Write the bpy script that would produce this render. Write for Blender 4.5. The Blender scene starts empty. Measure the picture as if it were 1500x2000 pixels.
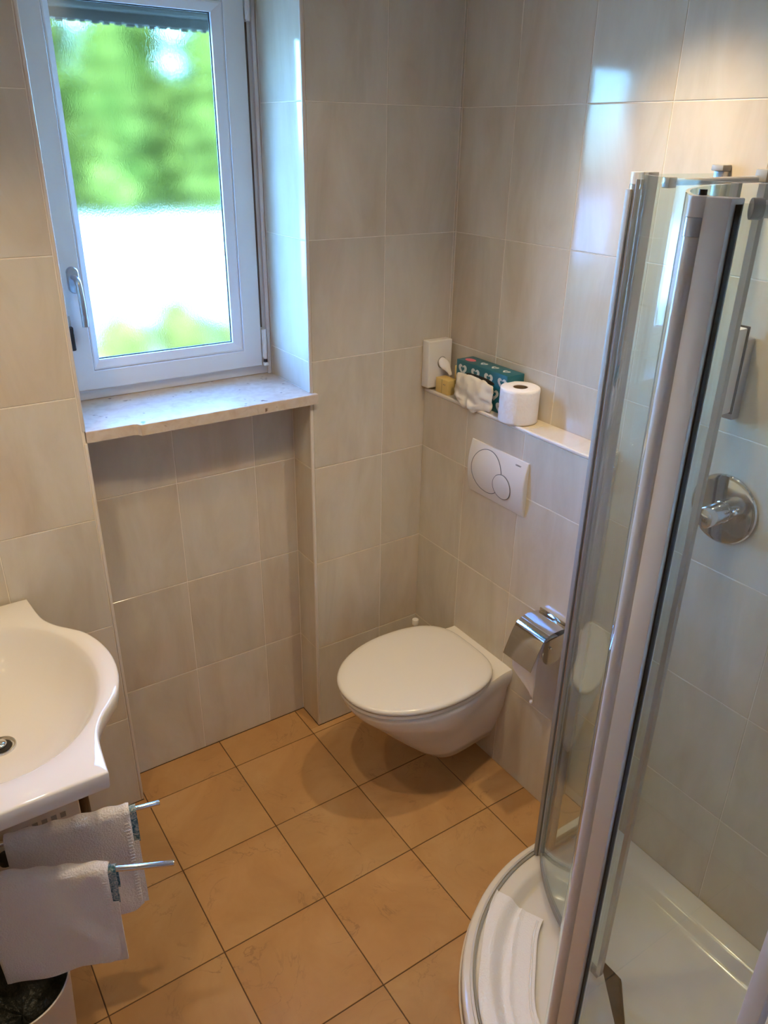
import bpy, bmesh, math, random
from mathutils import Vector, Matrix, noise

# ------------------------------------------------------------------ camera, sky, lights, exposure
scn = bpy.context.scene
COL = scn.collection
CAM = (-0.4197, -1.92554, 1.92636)
RR = ((0.8314329, -0.5554082, 0.0155236), (-0.2291736, -0.3682513, -0.9010385), (0.5061608, 0.7455955, -0.4334612))
cam_d = bpy.data.cameras.new('camera')
cam = bpy.data.objects.new('camera', cam_d)
COL.objects.link(cam)
cam_d.sensor_fit = 'VERTICAL'
cam_d.sensor_height = 36.0
cam_d.lens = 27.36
cam_d.clip_start = 0.02
M4 = Matrix.Identity(4)
for i in range(3):
    M4[i][0] = RR[0][i]
    M4[i][1] = -RR[1][i]
    M4[i][2] = -RR[2][i]
    M4[i][3] = CAM[i]
cam.matrix_world = M4
scn.camera = cam

SKY_STRENGTH = 9.0
SUN_STRENGTH = 5.0
SPOT_WATTS = 35.0
MIRROR_WATTS = 17.0
WARM = (1.0, 0.78, 0.49)

world = bpy.data.worlds.new('sky')
scn.world = world
world.use_nodes = True
wn = world.node_tree
wn.nodes.clear()
sky = wn.nodes.new('ShaderNodeTexSky')
sky.sky_type = 'NISHITA'
sky.sun_disc = False
sky.sun_elevation = math.radians(46)
sky.sun_rotation = math.radians(200)
bgn = wn.nodes.new('ShaderNodeBackground')
bgn.inputs['Strength'].default_value = SKY_STRENGTH
wo = wn.nodes.new('ShaderNodeOutputWorld')
tint = wn.nodes.new('ShaderNodeMixRGB')
tint.blend_type = 'MULTIPLY'
tint.inputs[0].default_value = 1.0
tint.inputs[2].default_value = (0.40, 0.80, 1.46, 1)     # daylight as seen with a camera balanced for the warm lamps
wn.links.new(sky.outputs[0], tint.inputs[1])
wn.links.new(tint.outputs[0], bgn.inputs[0])
wn.links.new(bgn.outputs[0], wo.inputs[0])

sun_d = bpy.data.lights.new('sun', 'SUN')
sun_d.energy = SUN_STRENGTH
sun_d.angle = math.radians(0.6)
sun_d.color = (1.0, 0.95, 0.86)
sun = bpy.data.objects.new('sun', sun_d)
COL.objects.link(sun)
sun.rotation_euler = Vector((0.35, 0.62, -0.74)).to_track_quat('-Z', 'Y').to_euler()


def lamp(name, loc, watts, radius, cone, color=WARM):
    d = bpy.data.lights.new(name, 'SPOT')
    d.spot_size = math.radians(cone)
    d.spot_blend = 1.0
    d.energy = watts
    d.color = color
    d.shadow_soft_size = radius
    o = bpy.data.objects.new(name, d)
    COL.objects.link(o)
    o.location = loc
    return o


lamp('ceiling_spot', (0.88, -0.79, 2.36), SPOT_WATTS, 0.028, 104)
lamp('ceiling_spot', (0.00, -0.79, 2.36), SPOT_WATTS, 0.028, 104)
lamp('upper_wall_fill', (0.40, -0.85, 2.33), 13.0, 0.05, 178)  # added fill light between the two spots, lightens the upper walls
lamp('mirror_lamp', (-0.29, -0.42, 2.12), MIRROR_WATTS, 0.03, 140)

scn.view_settings.view_transform = 'Standard'
scn.view_settings.look = 'None'
scn.view_settings.gamma = 1.0
scn.view_settings.use_curve_mapping = False
scn.view_settings.exposure = 0.0
scn.cycles.max_bounces = 14
scn.cycles.transmission_bounces = 10
scn.cycles.transparent_max_bounces = 20
scn.cycles.glossy_bounces = 6
scn.cycles.diffuse_bounces = 6
scn.cycles.sample_clamp_indirect = 25.0

# ------------------------------------------------------------------ helpers
rnd = random.Random(7)


def tag(o, label=None, cat=None, group=None, kind=None):
    if label: o['label'] = label
    if cat: o['category'] = cat
    if group: o['group'] = group
    if kind: o['kind'] = kind
    return o


def link_mesh(name, me, mat, parent=None):
    o = bpy.data.objects.new(name, me)
    COL.objects.link(o)
    if mat and not me.materials:
        me.materials.append(mat)
    if parent: o.parent = parent
    return o


def obj(name, bm, mat, parent=None, smooth=False, angle=None):
    me = bpy.data.meshes.new(name)
    bmesh.ops.recalc_face_normals(bm, faces=bm.faces[:])
    bm.to_mesh(me)
    bm.free()
    if smooth:
        for p in me.polygons: p.use_smooth = True
        if angle is not None:
            me.set_sharp_from_angle(angle=math.radians(angle))
    o = link_mesh(name, me, mat, None)
    if parent:
        o.parent = parent
        o.matrix_parent_inverse = parent.matrix_world.inverted()
    return o


def empty(name, loc=(0, 0, 0)):
    o = bpy.data.objects.new(name, None)
    COL.objects.link(o)
    o.location = loc
    o.empty_display_size = 0.05
    bpy.context.view_layer.update()
    return o


def NB(): return bmesh.new()


def box(bm, x0, x1, y0, y1, z0, z1, bev=0.0, seg=2):
    vs = [bm.verts.new((x, y, z)) for x in (x0, x1) for y in (y0, y1) for z in (z0, z1)]
    q = [(0, 1, 3, 2), (4, 6, 7, 5), (0, 4, 5, 1), (2, 3, 7, 6), (0, 2, 6, 4), (1, 5, 7, 3)]
    fs = [bm.faces.new([vs[i] for i in f]) for f in q]
    if bev > 0:
        es = list({e for f in fs for e in f.edges})
        bmesh.ops.bevel(bm, geom=es, offset=bev, segments=seg, profile=0.5, affect='EDGES', clamp_overlap=True)
    return bm


def loft(bm, rings, cap0=True, cap1=True, closed=True):
    vr = [[bm.verts.new(p) for p in r] for r in rings]
    n = len(rings[0])
    for a, b in zip(vr[:-1], vr[1:]):
        for i in range(n if closed else n - 1):
            j = (i + 1) % n
            bm.faces.new((a[i], a[j], b[j], b[i]))
    if cap0: bm.faces.new(vr[0][::-1])
    if cap1: bm.faces.new(vr[-1])
    return vr


def tube(bm, pts, r, seg=14, caps=True):
    pts = [Vector(p) for p in pts]
    rings = []
    for i, p in enumerate(pts):
        a = pts[max(i - 1, 0)]
        b = pts[min(i + 1, len(pts) - 1)]
        t = (b - a).normalized()
        up = Vector((0, 0, 1)) if abs(t.z) < 0.95 else Vector((1, 0, 0))
        u = t.cross(up).normalized()
        v = u.cross(t).normalized()
        rr = r[i] if isinstance(r, (list, tuple)) else r
        rings.append([p + u * rr * math.cos(2 * math.pi * k / seg) + v * rr * math.sin(2 * math.pi * k / seg) for k in range(seg)])
    loft(bm, rings, caps, caps)
    return bm


def lathe(bm, prof, base, axis=(0, 0, 1), seg=48):
    """prof: list of (radius, height along the axis)."""
    ax = Vector(axis).normalized()
    up = Vector((0, 0, 1)) if abs(ax.z) < 0.9 else Vector((1, 0, 0))
    u = ax.cross(up).normalized()
    v = ax.cross(u).normalized()
    b = Vector(base)
    rings = []
    for r, h in prof:
        r = max(r, 1e-5)
        rings.append([b + ax * h + u * r * math.cos(2 * math.pi * k / seg) + v * r * math.sin(2 * math.pi * k / seg) for k in range(seg)])
    loft(bm, rings, True, True)
    return bm


def prism(bm, poly, z0, z1):
    loft(bm, [[(x, y, z0) for x, y in poly], [(x, y, z1) for x, y in poly]])
    return bm


def smoothstep(a, b, x):
    t = min(max((x - a) / (b - a), 0), 1)
    return t * t * (3 - 2 * t)


def catmull(pts, n=8):
    P = [Vector(p) for p in pts]
    out = []
    for i in range(len(P) - 1):
        p0 = P[max(i - 1, 0)]; p1 = P[i]; p2 = P[i + 1]; p3 = P[min(i + 2, len(P) - 1)]
        for k in range(n):
            t = k / n
            out.append(0.5 * ((2 * p1) + (-p0 + p2) * t + (2 * p0 - 5 * p1 + 4 * p2 - p3) * t * t + (-p0 + 3 * p1 - 3 * p2 + p3) * t ** 3))
    out.append(P[-1])
    return out


# ------------------------------------------------------------------ materials
def pmat(name, col, rough=0.5, metal=0.0, spec=0.5, coat=0.0, **kw):
    m = bpy.data.materials.new(name)
    m.use_nodes = True
    b = m.node_tree.nodes['Principled BSDF']
    b.inputs['Base Color'].default_value = (*col, 1)
    b.inputs['Roughness'].default_value = rough
    b.inputs['Metallic'].default_value = metal
    b.inputs['Specular IOR Level'].default_value = spec
    b.inputs['Coat Weight'].default_value = coat
    for k, v in kw.items():
        b.inputs[k].default_value = v
    return m


def nd(m, t, **kw):
    n = m.node_tree.nodes.new(t)
    for k, v in kw.items(): setattr(n, k, v)
    return n


def lk(m, a, b): m.node_tree.links.new(a, b)


def bsdf(m): return m.node_tree.nodes['Principled BSDF']


def noise_bump(m, scale, strength, dist=0.002, coords='Object', stretch=None, detail=3):
    tc = nd(m, 'ShaderNodeTexCoord')
    n = nd(m, 'ShaderNodeTexNoise')
    n.inputs['Scale'].default_value = scale
    n.inputs['Detail'].default_value = detail
    if stretch:
        mp = nd(m, 'ShaderNodeMapping')
        mp.inputs['Scale'].default_value = stretch
        lk(m, tc.outputs[coords], mp.inputs[0]); lk(m, mp.outputs[0], n.inputs['Vector'])
    else:
        lk(m, tc.outputs[coords], n.inputs['Vector'])
    bp = nd(m, 'ShaderNodeBump')
    bp.inputs['Strength'].default_value = strength
    bp.inputs['Distance'].default_value = dist
    lk(m, n.outputs['Fac'], bp.inputs['Height'])
    lk(m, bp.outputs[0], bsdf(m).inputs['Normal'])
    return n


def ramp(m, stops):
    r = nd(m, 'ShaderNodeValToRGB')
    e = r.color_ramp.elements
    while len(e) < len(stops): e.new(0.5)
    for x, (p, c) in zip(e, stops):
        x.position = p
        x.color = (*c, 1)
    return r


def tile_material(name, c_lo, c_mid, c_hi, stretch, scale, rough, bump=0.12, veins=None, tint=0.06, wob=3.0):
    m = pmat(name, c_mid, rough, spec=0.24)
    tc = nd(m, 'ShaderNodeTexCoord')
    oi = nd(m, 'ShaderNodeObjectInfo')
    mul = nd(m, 'ShaderNodeVectorMath', operation='SCALE')
    cmb = nd(m, 'ShaderNodeCombineXYZ')
    for i in range(3): lk(m, oi.outputs['Random'], cmb.inputs[i])
    lk(m, cmb.outputs[0], mul.inputs[0]); mul.inputs['Scale'].default_value = 37.0
    add = nd(m, 'ShaderNodeVectorMath', operation='ADD')
    lk(m, tc.outputs['Object'], add.inputs[0]); lk(m, mul.outputs[0], add.inputs[1])
    mp = nd(m, 'ShaderNodeMapping')
    mp.inputs['Rotation'].default_value = (0.36, 0.36, 0.1)
    mp.inputs['Scale'].default_value = stretch
    lk(m, add.outputs[0], mp.inputs[0])
    n1 = nd(m, 'ShaderNodeTexNoise')
    n1.inputs['Scale'].default_value = scale; n1.inputs['Detail'].default_value = 5; n1.inputs['Roughness'].default_value = 0.62
    n1.inputs['Distortion'].default_value = 0.6
    lk(m, mp.outputs[0], n1.inputs['Vector'])
    r = ramp(m, [(0.3, c_lo), (0.5, c_mid), (0.72, c_hi)])
    lk(m, n1.outputs['Fac'], r.inputs[0])
    n2 = nd(m, 'ShaderNodeTexNoise')
    n2.inputs['Scale'].default_value = 1.6; n2.inputs['Detail'].default_value = 3
    lk(m, mp.outputs[0], n2.inputs['Vector'])
    r2 = ramp(m, [(0.46, (1, 1, 1)), (0.74, (1.0, 0.885, 0.80))])
    lk(m, n2.outputs['Fac'], r2.inputs[0])
    mx = nd(m, 'ShaderNodeMixRGB', blend_type='MULTIPLY'); mx.inputs[0].default_value = 0.8
    lk(m, r.outputs[0], mx.inputs[1]); lk(m, r2.outputs[0], mx.inputs[2])
    out = mx.outputs[0]
    if veins:
        v = nd(m, 'ShaderNodeTexNoise')
        v.inputs['Scale'].default_value = 5.5; v.inputs['Detail'].default_value = 6; v.inputs['Roughness'].default_value = 0.55
        v.inputs['Distortion'].default_value = 1.6
        lk(m, add.outputs[0], v.inputs['Vector'])
        vr = ramp(m, [(0.485, (0, 0, 0)), (0.5, (1, 1, 1)), (0.515, (0, 0, 0))])
        lk(m, v.outputs['Fac'], vr.inputs[0])
        msk = nd(m, 'ShaderNodeTexNoise'); msk.inputs['Scale'].default_value = 9.0
        lk(m, add.outputs[0], msk.inputs['Vector'])
        mr = ramp(m, [(0.46, (0, 0, 0)), (0.66, (0.75, 0.75, 0.75))])
        lk(m, msk.outputs['Fac'], mr.inputs[0])
        mm = nd(m, 'ShaderNodeMixRGB', blend_type='MULTIPLY'); mm.inputs[0].default_value = 1.0
        lk(m, vr.outputs[0], mm.inputs[1]); lk(m, mr.outputs[0], mm.inputs[2])
        mv = nd(m, 'ShaderNodeMixRGB')
        mv.inputs[2].default_value = (*veins, 1)
        lk(m, mm.outputs[0], mv.inputs[0]); lk(m, out, mv.inputs[1])
        out = mv.outputs[0]
    hs = nd(m, 'ShaderNodeHueSaturation')
    mr2 = nd(m, 'ShaderNodeMapRange')
    mr2.inputs['To Min'].default_value = 1 - tint; mr2.inputs['To Max'].default_value = 1 + tint * 0.6
    lk(m, oi.outputs['Random'], mr2.inputs['Value']); lk(m, mr2.outputs[0], hs.inputs['Value'])
    lk(m, out, hs.inputs['Color'])
    lk(m, hs.outputs[0], bsdf(m).inputs['Base Color'])
    # faint waviness of the glaze
    n3 = nd(m, 'ShaderNodeTexNoise'); n3.inputs['Scale'].default_value = wob; n3.inputs['Detail'].default_value = 2
    lk(m, add.outputs[0], n3.inputs['Vector'])
    bp = nd(m, 'ShaderNodeBump'); bp.inputs['Strength'].default_value = bump; bp.inputs['Distance'].default_value = 0.02
    lk(m, n3.outputs['Fac'], bp.inputs['Height']); lk(m, bp.outputs[0], bsdf(m).inputs['Normal'])
    return m


WALL = tile_material('cream_wall_tile', (0.55, 0.48, 0.37), (0.61, 0.545, 0.435), (0.66, 0.60, 0.50), (3.2, 3.2, 0.9), 3.0, 0.075, bump=0.08, tint=0.035)
FLOOR = tile_material('tan_floor_tile', (0.42, 0.225, 0.088), (0.48, 0.27, 0.11), (0.54, 0.32, 0.142), (1, 1, 1), 4.0, 0.34, bump=0.05, veins=(0.30, 0.16, 0.07), tint=0.05)
GROUT = pmat('pale_grout', (0.82, 0.74, 0.62), 0.85)
GROUT_DARK = pmat('dark_brown_grout', (0.10, 0.055, 0.028), 0.9)
PLASTER = pmat('white_plaster', (0.82, 0.79, 0.74), 0.8)
noise_bump(PLASTER, 120, 0.1, 0.001)
PVC = pmat('white_trim_plastic', (0.80, 0.77, 0.72), 0.3)
TRIM = pmat('cream_corner_strip', (0.68, 0.61, 0.52), 0.3)
FRAME = pmat('white_window_frame', (0.74, 0.74, 0.75), 0.34)
RUBBER = pmat('black_rubber', (0.012, 0.013, 0.015), 0.5)
CERAMIC = pmat('white_ceramic', (0.76, 0.715, 0.65), 0.06, coat=0.3)
PLASTIC = pmat('white_glossy_plastic', (0.72, 0.675, 0.61), 0.16)
CHROME = pmat('chrome', (0.72, 0.73, 0.75), 0.06, metal=1.0)
ALU = pmat('satin_aluminium', (0.48, 0.465, 0.435), 0.3, metal=0.75)
ALU_L = pmat('light_aluminium', (0.68, 0.66, 0.63), 0.32, metal=0.4)
SEAL = pmat('grey_seal', (0.30, 0.29, 0.265), 0.45)
STEEL = pmat('satin_steel', (0.50, 0.52, 0.56), 0.28, metal=0.9)
ACRYL = pmat('white_acrylic', (0.76, 0.71, 0.63), 0.14)
DARK = pmat('dark_interior', (0.02, 0.018, 0.016), 0.6)
BRASS = pmat('brass', (0.55, 0.36, 0.12), 0.3, metal=1.0)
CARD = pmat('yellow_carton', (0.72, 0.50, 0.17), 0.55)
noise_bump(CARD, 40, 0.2)
TEALC = pmat('teal_carton', (0.012, 0.125, 0.165), 0.35)
HEARTW = pmat('pale_print', (0.62, 0.64, 0.60), 0.5)
PINK = pmat('pink_print', (0.72, 0.16, 0.20), 0.5)
INK = pmat('grey_ink', (0.12, 0.12, 0.13), 0.5)
TISSUE = pmat('tissue', (0.72, 0.66, 0.57), 0.9)
noise_bump(TISSUE, 60, 0.25, 0.003)
PAPER = pmat('toilet_paper', (0.84, 0.80, 0.77), 0.95)
noise_bump(PAPER, 95, 0.5, 0.003, detail=1)
KRAFT = pmat('brown_cardboard', (0.20, 0.135, 0.075), 0.85)
BAG = pmat('dark_bag', (0.055, 0.062, 0.055), 0.32)
noise_bump(BAG, 22, 0.8, 0.012, stretch=(3, 3, 0.8))
BINM = pmat('white_bin', (0.66, 0.59, 0.50), 0.35)


def cotton(name, col, wscale, strength):
    m = pmat(name, col, 0.95, spec=0.2)
    bsdf(m).inputs['Sheen Weight'].default_value = 0.25
    tc = nd(m, 'ShaderNodeTexCoord')
    n = nd(m, 'ShaderNodeTexNoise'); n.inputs['Scale'].default_value = wscale; n.inputs['Detail'].default_value = 4
    n2 = nd(m, 'ShaderNodeTexNoise'); n2.inputs['Scale'].default_value = 26; n2.inputs['Detail'].default_value = 4
    lk(m, tc.outputs['Object'], n.inputs['Vector']); lk(m, tc.outputs['Object'], n2.inputs['Vector'])
    ad = nd(m, 'ShaderNodeMath', operation='MULTIPLY_ADD'); ad.inputs[1].default_value = 0.9
    lk(m, n2.outputs['Fac'], ad.inputs[0]); lk(m, n.outputs['Fac'], ad.inputs[2])
    bp = nd(m, 'ShaderNodeBump'); bp.inputs['Strength'].default_value = strength; bp.inputs['Distance'].default_value = 0.008
    lk(m, ad.outputs[0], bp.inputs['Height']); lk(m, bp.outputs[0], bsdf(m).inputs['Normal'])
    return m


TOWEL = cotton('white_towel', (0.80, 0.745, 0.69), 260, 0.55)
MAT = cotton('white_bath_mat', (0.88, 0.85, 0.84), 210, 0.35)

# teal patterned lining
LINING = pmat('teal_patterned_lining', (0.1, 0.3, 0.35), 0.8)
_tc = nd(LINING, 'ShaderNodeTexCoord')
_v = nd(LINING, 'ShaderNodeTexNoise'); _v.inputs['Scale'].default_value = 95; _v.inputs['Detail'].default_value = 3; _v.inputs['Distortion'].default_value = 1.2
lk(LINING, _tc.outputs['Object'], _v.inputs['Vector'])
_r = ramp(LINING, [(0.36, (0.03, 0.10, 0.14)), (0.48, (0.13, 0.24, 0.28)), (0.54, (0.55, 0.55, 0.52)), (0.62, (0.14, 0.25, 0.28))])
lk(LINING, _v.outputs['Fac'], _r.inputs[0]); lk(LINING, _r.outputs[0], bsdf(LINING).inputs['Base Color'])

# marble sill
MARBLE = pmat('beige_marble', (0.64, 0.53, 0.42), 0.28)
_tc = nd(MARBLE, 'ShaderNodeTexCoord')
_n = nd(MARBLE, 'ShaderNodeTexNoise'); _n.inputs['Scale'].default_value = 30; _n.inputs['Detail'].default_value = 6; _n.inputs['Distortion'].default_value = 1.0
lk(MARBLE, _tc.outputs['Object'], _n.inputs['Vector'])
_r = ramp(MARBLE, [(0.3, (0.52, 0.40, 0.29)), (0.5, (0.60, 0.49, 0.38)), (0.7, (0.64, 0.55, 0.45))])
lk(MARBLE, _n.outputs['Fac'], _r.inputs[0])
_n2 = nd(MARBLE, 'ShaderNodeTexNoise'); _n2.inputs['Scale'].default_value = 38; _n2.inputs['Detail'].default_value = 4
lk(MARBLE, _tc.outputs['Object'], _n2.inputs['Vector'])
_r2 = ramp(MARBLE, [(0.27, (0.25, 0.17, 0.11)), (0.33, (1, 1, 1))])
lk(MARBLE, _n2.outputs['Fac'], _r2.inputs[0])
_mx = nd(MARBLE, 'ShaderNodeMixRGB', blend_type='MULTIPLY'); _mx.inputs[0].default_value = 1.0
lk(MARBLE, _r.outputs[0], _mx.inputs[1]); lk(MARBLE, _r2.outputs[0], _mx.inputs[2])
lk(MARBLE, _mx.outputs[0], bsdf(MARBLE).inputs['Base Color'])


def thin_glass(name, tint, haze=0.03, ior=1.5):
    m = bpy.data.materials.new(name)
    m.use_nodes = True
    nt = m.node_tree
    nt.nodes.clear()
    out = nd(m, 'ShaderNodeOutputMaterial')
    tr = nd(m, 'ShaderNodeBsdfTransparent'); tr.inputs[0].default_value = (*tint, 1)
    gl = nd(m, 'ShaderNodeBsdfGlossy'); gl.inputs['Roughness'].default_value = 0.015
    gl.inputs['Color'].default_value = (0.95, 1.0, 0.98, 1)
    fr = nd(m, 'ShaderNodeFresnel')
    geo = nd(m, 'ShaderNodeNewGeometry')            # both faces of the pane meet air
    mi = nd(m, 'ShaderNodeMapRange'); mi.inputs['To Min'].default_value = ior; mi.inputs['To Max'].default_value = 1 / ior
    lk(m, geo.outputs['Backfacing'], mi.inputs['Value']); lk(m, mi.outputs[0], fr.inputs['IOR'])
    mx = nd(m, 'ShaderNodeMixShader')
    lk(m, fr.outputs[0], mx.inputs[0]); lk(m, tr.outputs[0], mx.inputs[1]); lk(m, gl.outputs[0], mx.inputs[2])
    df = nd(m, 'ShaderNodeBsdfDiffuse'); df.inputs[0].default_value = (0.78, 0.82, 0.80, 1)
    tc = nd(m, 'ShaderNodeTexCoord')
    n = nd(m, 'ShaderNodeTexNoise'); n.inputs['Scale'].default_value = 9; n.inputs['Detail'].default_value = 5
    lk(m, tc.outputs['Object'], n.inputs['Vector'])
    mr = nd(m, 'ShaderNodeMapRange')
    mr.inputs['From Min'].default_value = 0.3; mr.inputs['From Max'].default_value = 0.7
    mr.inputs['To Min'].default_value = haze * 0.5; mr.inputs['To Max'].default_value = haze * 1.5
    lk(m, n.outputs['Fac'], mr.inputs['Value'])
    mx2 = nd(m, 'ShaderNodeMixShader')
    lk(m, mr.outputs[0], mx2.inputs[0]); lk(m, mx.outputs[0], mx2.inputs[1]); lk(m, df.outputs[0], mx2.inputs[2])
    lk(m, mx2.outputs[0], out.inputs[0])
    return m


GLASS = thin_glass('clear_shower_glass', (0.93, 0.965, 0.945), 0.02)
GLASS_H = thin_glass('limescaled_shower_glass', (0.92, 0.96, 0.94), 0.05)

FROST = bpy.data.materials.new('frosted_window_glass')
FROST.use_nodes = True
FROST.node_tree.nodes.clear()
_o = nd(FROST, 'ShaderNodeOutputMaterial')
_rf = nd(FROST, 'ShaderNodeBsdfRefraction'); _rf.inputs['IOR'].default_value = 1.15; _rf.inputs['Roughness'].default_value = 0.22
_rf.inputs['Color'].default_value = (0.97, 1.0, 0.98, 1)
_gl = nd(FROST, 'ShaderNodeBsdfGlossy'); _gl.inputs['Roughness'].default_value = 0.12
_mx = nd(FROST, 'ShaderNodeMixShader'); _mx.inputs[0].default_value = 0.03
_tc = nd(FROST, 'ShaderNodeTexCoord'); _mp = nd(FROST, 'ShaderNodeMapping'); _mp.inputs['Scale'].default_value = (1, 1, 0.55)
_n = nd(FROST, 'ShaderNodeTexNoise'); _n.inputs['Scale'].default_value = 330; _n.inputs['Detail'].default_value = 1
_b = nd(FROST, 'ShaderNodeBump'); _b.inputs['Strength'].default_value = 0.2; _b.inputs['Distance'].default_value = 0.001
lk(FROST, _tc.outputs['Object'], _mp.inputs[0]); lk(FROST, _mp.outputs[0], _n.inputs['Vector'])
lk(FROST, _n.outputs['Fac'], _b.inputs['Height']); lk(FROST, _b.outputs[0], _rf.inputs['Normal'])
lk(FROST, _rf.outputs[0], _mx.inputs[1]); lk(FROST, _gl.outputs[0], _mx.inputs[2]); lk(FROST, _mx.outputs[0], _o.inputs[0])


# ------------------------------------------------------------------ setting: dimensions (metres)
YB, YN, XP, XL = 0.0273, 0.1442, 0.637, -0.008     # back wall face, niche back, niche right and left edge
XC, XR, XW, YF = 1.0553, 1.1523, -0.60, -1.68      # cistern face, right wall, left wall, shower end wall
YREAR, ZC, HT, YO = -2.60, 2.45, 0.33446, 0.45
SHELF, CEND = 1.199, -0.697
REC = 0.0014
_cache = {}


def slab(key, du, dv, axis, sgn, th, mat, bev=0.0009):
    k = (axis, sgn, round(du, 4), round(dv, 4), mat.name)
    if k in _cache: return _cache[k]
    bm = NB()
    def P(u, v, w):
        if axis == 'y': return (u, sgn * w, v)
        if axis == 'x': return (sgn * w, u, v)
        return (u, v, sgn * w)
    a, b = du / 2, dv / 2
    rings = [[P(-a, -b, 0), P(a, -b, 0), P(a, b, 0), P(-a, b, 0)],
             [P(-a, -b, th - bev), P(a, -b, th - bev), P(a, b, th - bev), P(-a, b, th - bev)],
             [P(-a + bev, -b + bev, th), P(a - bev, -b + bev, th), P(a - bev, b - bev, th), P(-a + bev, b - bev, th)]]
    loft(bm, rings)
    bmesh.ops.recalc_face_normals(bm, faces=bm.faces[:])
    me = bpy.data.meshes.new('tile')
    bm.to_mesh(me); bm.free()
    me.materials.append(mat)
    _cache[k] = me
    return me


def tiles(parent, axis, plane, sgn, ujo, vjo, mat=WALL, gap=0.0022, th=REC, name='tile', skip=None):
    """lay tiles between the joints ujo / vjo; plane is the finished face, the shell lies th behind it."""
    for u0, u1 in zip(ujo[:-1], ujo[1:]):
        for v0, v1 in zip(vjo[:-1], vjo[1:]):
            du, dv = u1 - u0 - gap, v1 - v0 - gap
            if du < 0.004 or dv < 0.004: continue
            uc, vc = (u0 + u1) / 2, (v0 + v1) / 2
            if skip and skip(u0, u1, v0, v1): continue
            me = slab('t', du, dv, axis, sgn, th, mat)
            o = bpy.data.objects.new(name, me)
            COL.objects.link(o)
            s = plane - sgn * th
            o.location = {'y': (uc, s, vc), 'x': (s, uc, vc), 'z': (uc, vc, s)}[axis]
            o.parent = parent


def joints(lo, hi, start, step):
    k = math.ceil((lo - start) / step - 1e-6)
    js = [lo]
    while start + k * step < hi - 0.004:
        if start + k * step > lo + 0.004: js.append(start + k * step)
        k += 1
    js.append(hi)
    return js


def rows(lo, hi): return joints(lo, hi, 0.0, HT)


# floor
bm = NB(); box(bm, XW - 0.12, XR + 0.12, YREAR - 0.12, YO, -0.12, -0.0022)
floor = tag(obj('floor', bm, GROUT_DARK), 'tan marbled square floor tiles with thin dark joints', None, None, 'structure')
NT = 0.0028
for i in range(-2, 4):
    for j in range(-9, 1):
        x0, x1, y0, y1 = max(i * .3, XW), min(i * .3 + .3, XR), max(j * .3, YREAR), min(j * .3 + .3, YB)
        if x0 > 0.5 and y1 < -0.95 and y0 > -1.7: continue          # under the shower tray
        tiles(floor, 'z', 0.0, 1, [x0, x1], [y0, y1], FLOOR, NT, 0.0022)
for x0, x1 in ((XL, 0.0), (0.0, 0.3), (0.3, 0.6), (0.6, XP)):       # inside the niche; joins the row in front
    for o in [c for c in floor.children if abs(c.location.y - (YB) / 2) < 0.02 and x0 - 0.01 < c.location.x < x1 + 0.01 and x1 - x0 > 0.2]:
        bpy.data.objects.remove(o)
    if x1 - x0 > 0.2:
        tiles(floor, 'z', 0.0, 1, [x0, x1], [0.0, YN], FLOOR, NT, 0.0022)
    else:
        tiles(floor, 'z', 0.0, 1, [x0, x1], [YB - 0.003, YN], FLOOR, NT, 0.0022)

# ceiling
bm = NB(); box(bm, XW - 0.12, XR + 0.12, YREAR - 0.12, YO, ZC, ZC + 0.2)
tag(obj('ceiling', bm, PLASTER), 'plain white ceiling above the tiled bathroom walls', None, None, 'structure')

# back wall with the window niche that runs down to the floor
bm = NB()
NTOP = 2.335
box(bm, XW - 0.12, XL - REC, YB + REC, YO, 0, ZC)
box(bm, XP + REC, XR + 0.12, YB + REC, YO, 0, ZC)
box(bm, XL - REC, XP + REC, YN + REC, YO, 0, 1.217)
box(bm, XL - REC, XP + REC, YB + REC, YO, NTOP, ZC)
wall_back = tag(obj('wall_back', bm, GROUT), 'cream tiled window wall with a tall niche under the sill', None, None, 'structure')
tiles(wall_back, 'y', YB, -1, [XW, -0.508, -0.258, XL - 0.008], rows(0, ZC))
tiles(wall_back, 'y', YB, -1, [XP + 0.008, 0.8941, 1.1441, XR], rows(0, ZC))
tiles(wall_back, 'y', YN, -1, [XL, 0.0, 0.25, 0.50, XP], rows(0, 1.217))
tiles(wall_back, 'x', XP, -1, [YB + 0.006, YN], rows(0, 1.217))
tiles(wall_back, 'x', XP, -1, [YB + 0.006, 0.2705], joints(1.247, NTOP, 0, HT))
tiles(wall_back, 'x', XL, 1, [YB + 0.006, YN], rows(0, 1.217))
tiles(wall_back, 'x', XL, 1, [YB + 0.006, 0.2705], joints(1.247, NTOP, 0, HT))
for x0, x1, z0, z1 in ((XP - 0.002, XP + 0.007, 0.002, 1.216), (XP - 0.002, XP + 0.007, 1.2475, NTOP), (XL - 0.007, XL + 0.002, 0.002, 1.216), (XL - 0.007, XL + 0.002, 1.2475, NTOP)):
    bm = NB(); box(bm, x0, x1, YB - 0.002, YB + 0.006, z0, z1, 0.0025, 3)
    obj('edge_trim', bm, TRIM, wall_back, True)['label'] = 'cream plastic corner strip on niche edge'

# right wall
bm = NB(); box(bm, XR + REC, XR + 0.15, YREAR, YB + 0.002, 0, ZC)
wall_right = tag(obj('wall_right', bm, GROUT), 'cream tiled wall behind toilet shelf and shower', None, None, 'structure')
RJ = joints(YF, YB, -0.195, 0.25)
tiles(wall_right, 'x', XR, -1, RJ, rows(0, ZC), skip=lambda u0, u1, v0, v1: u0 > -0.6 and v1 < 1.1)

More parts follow.
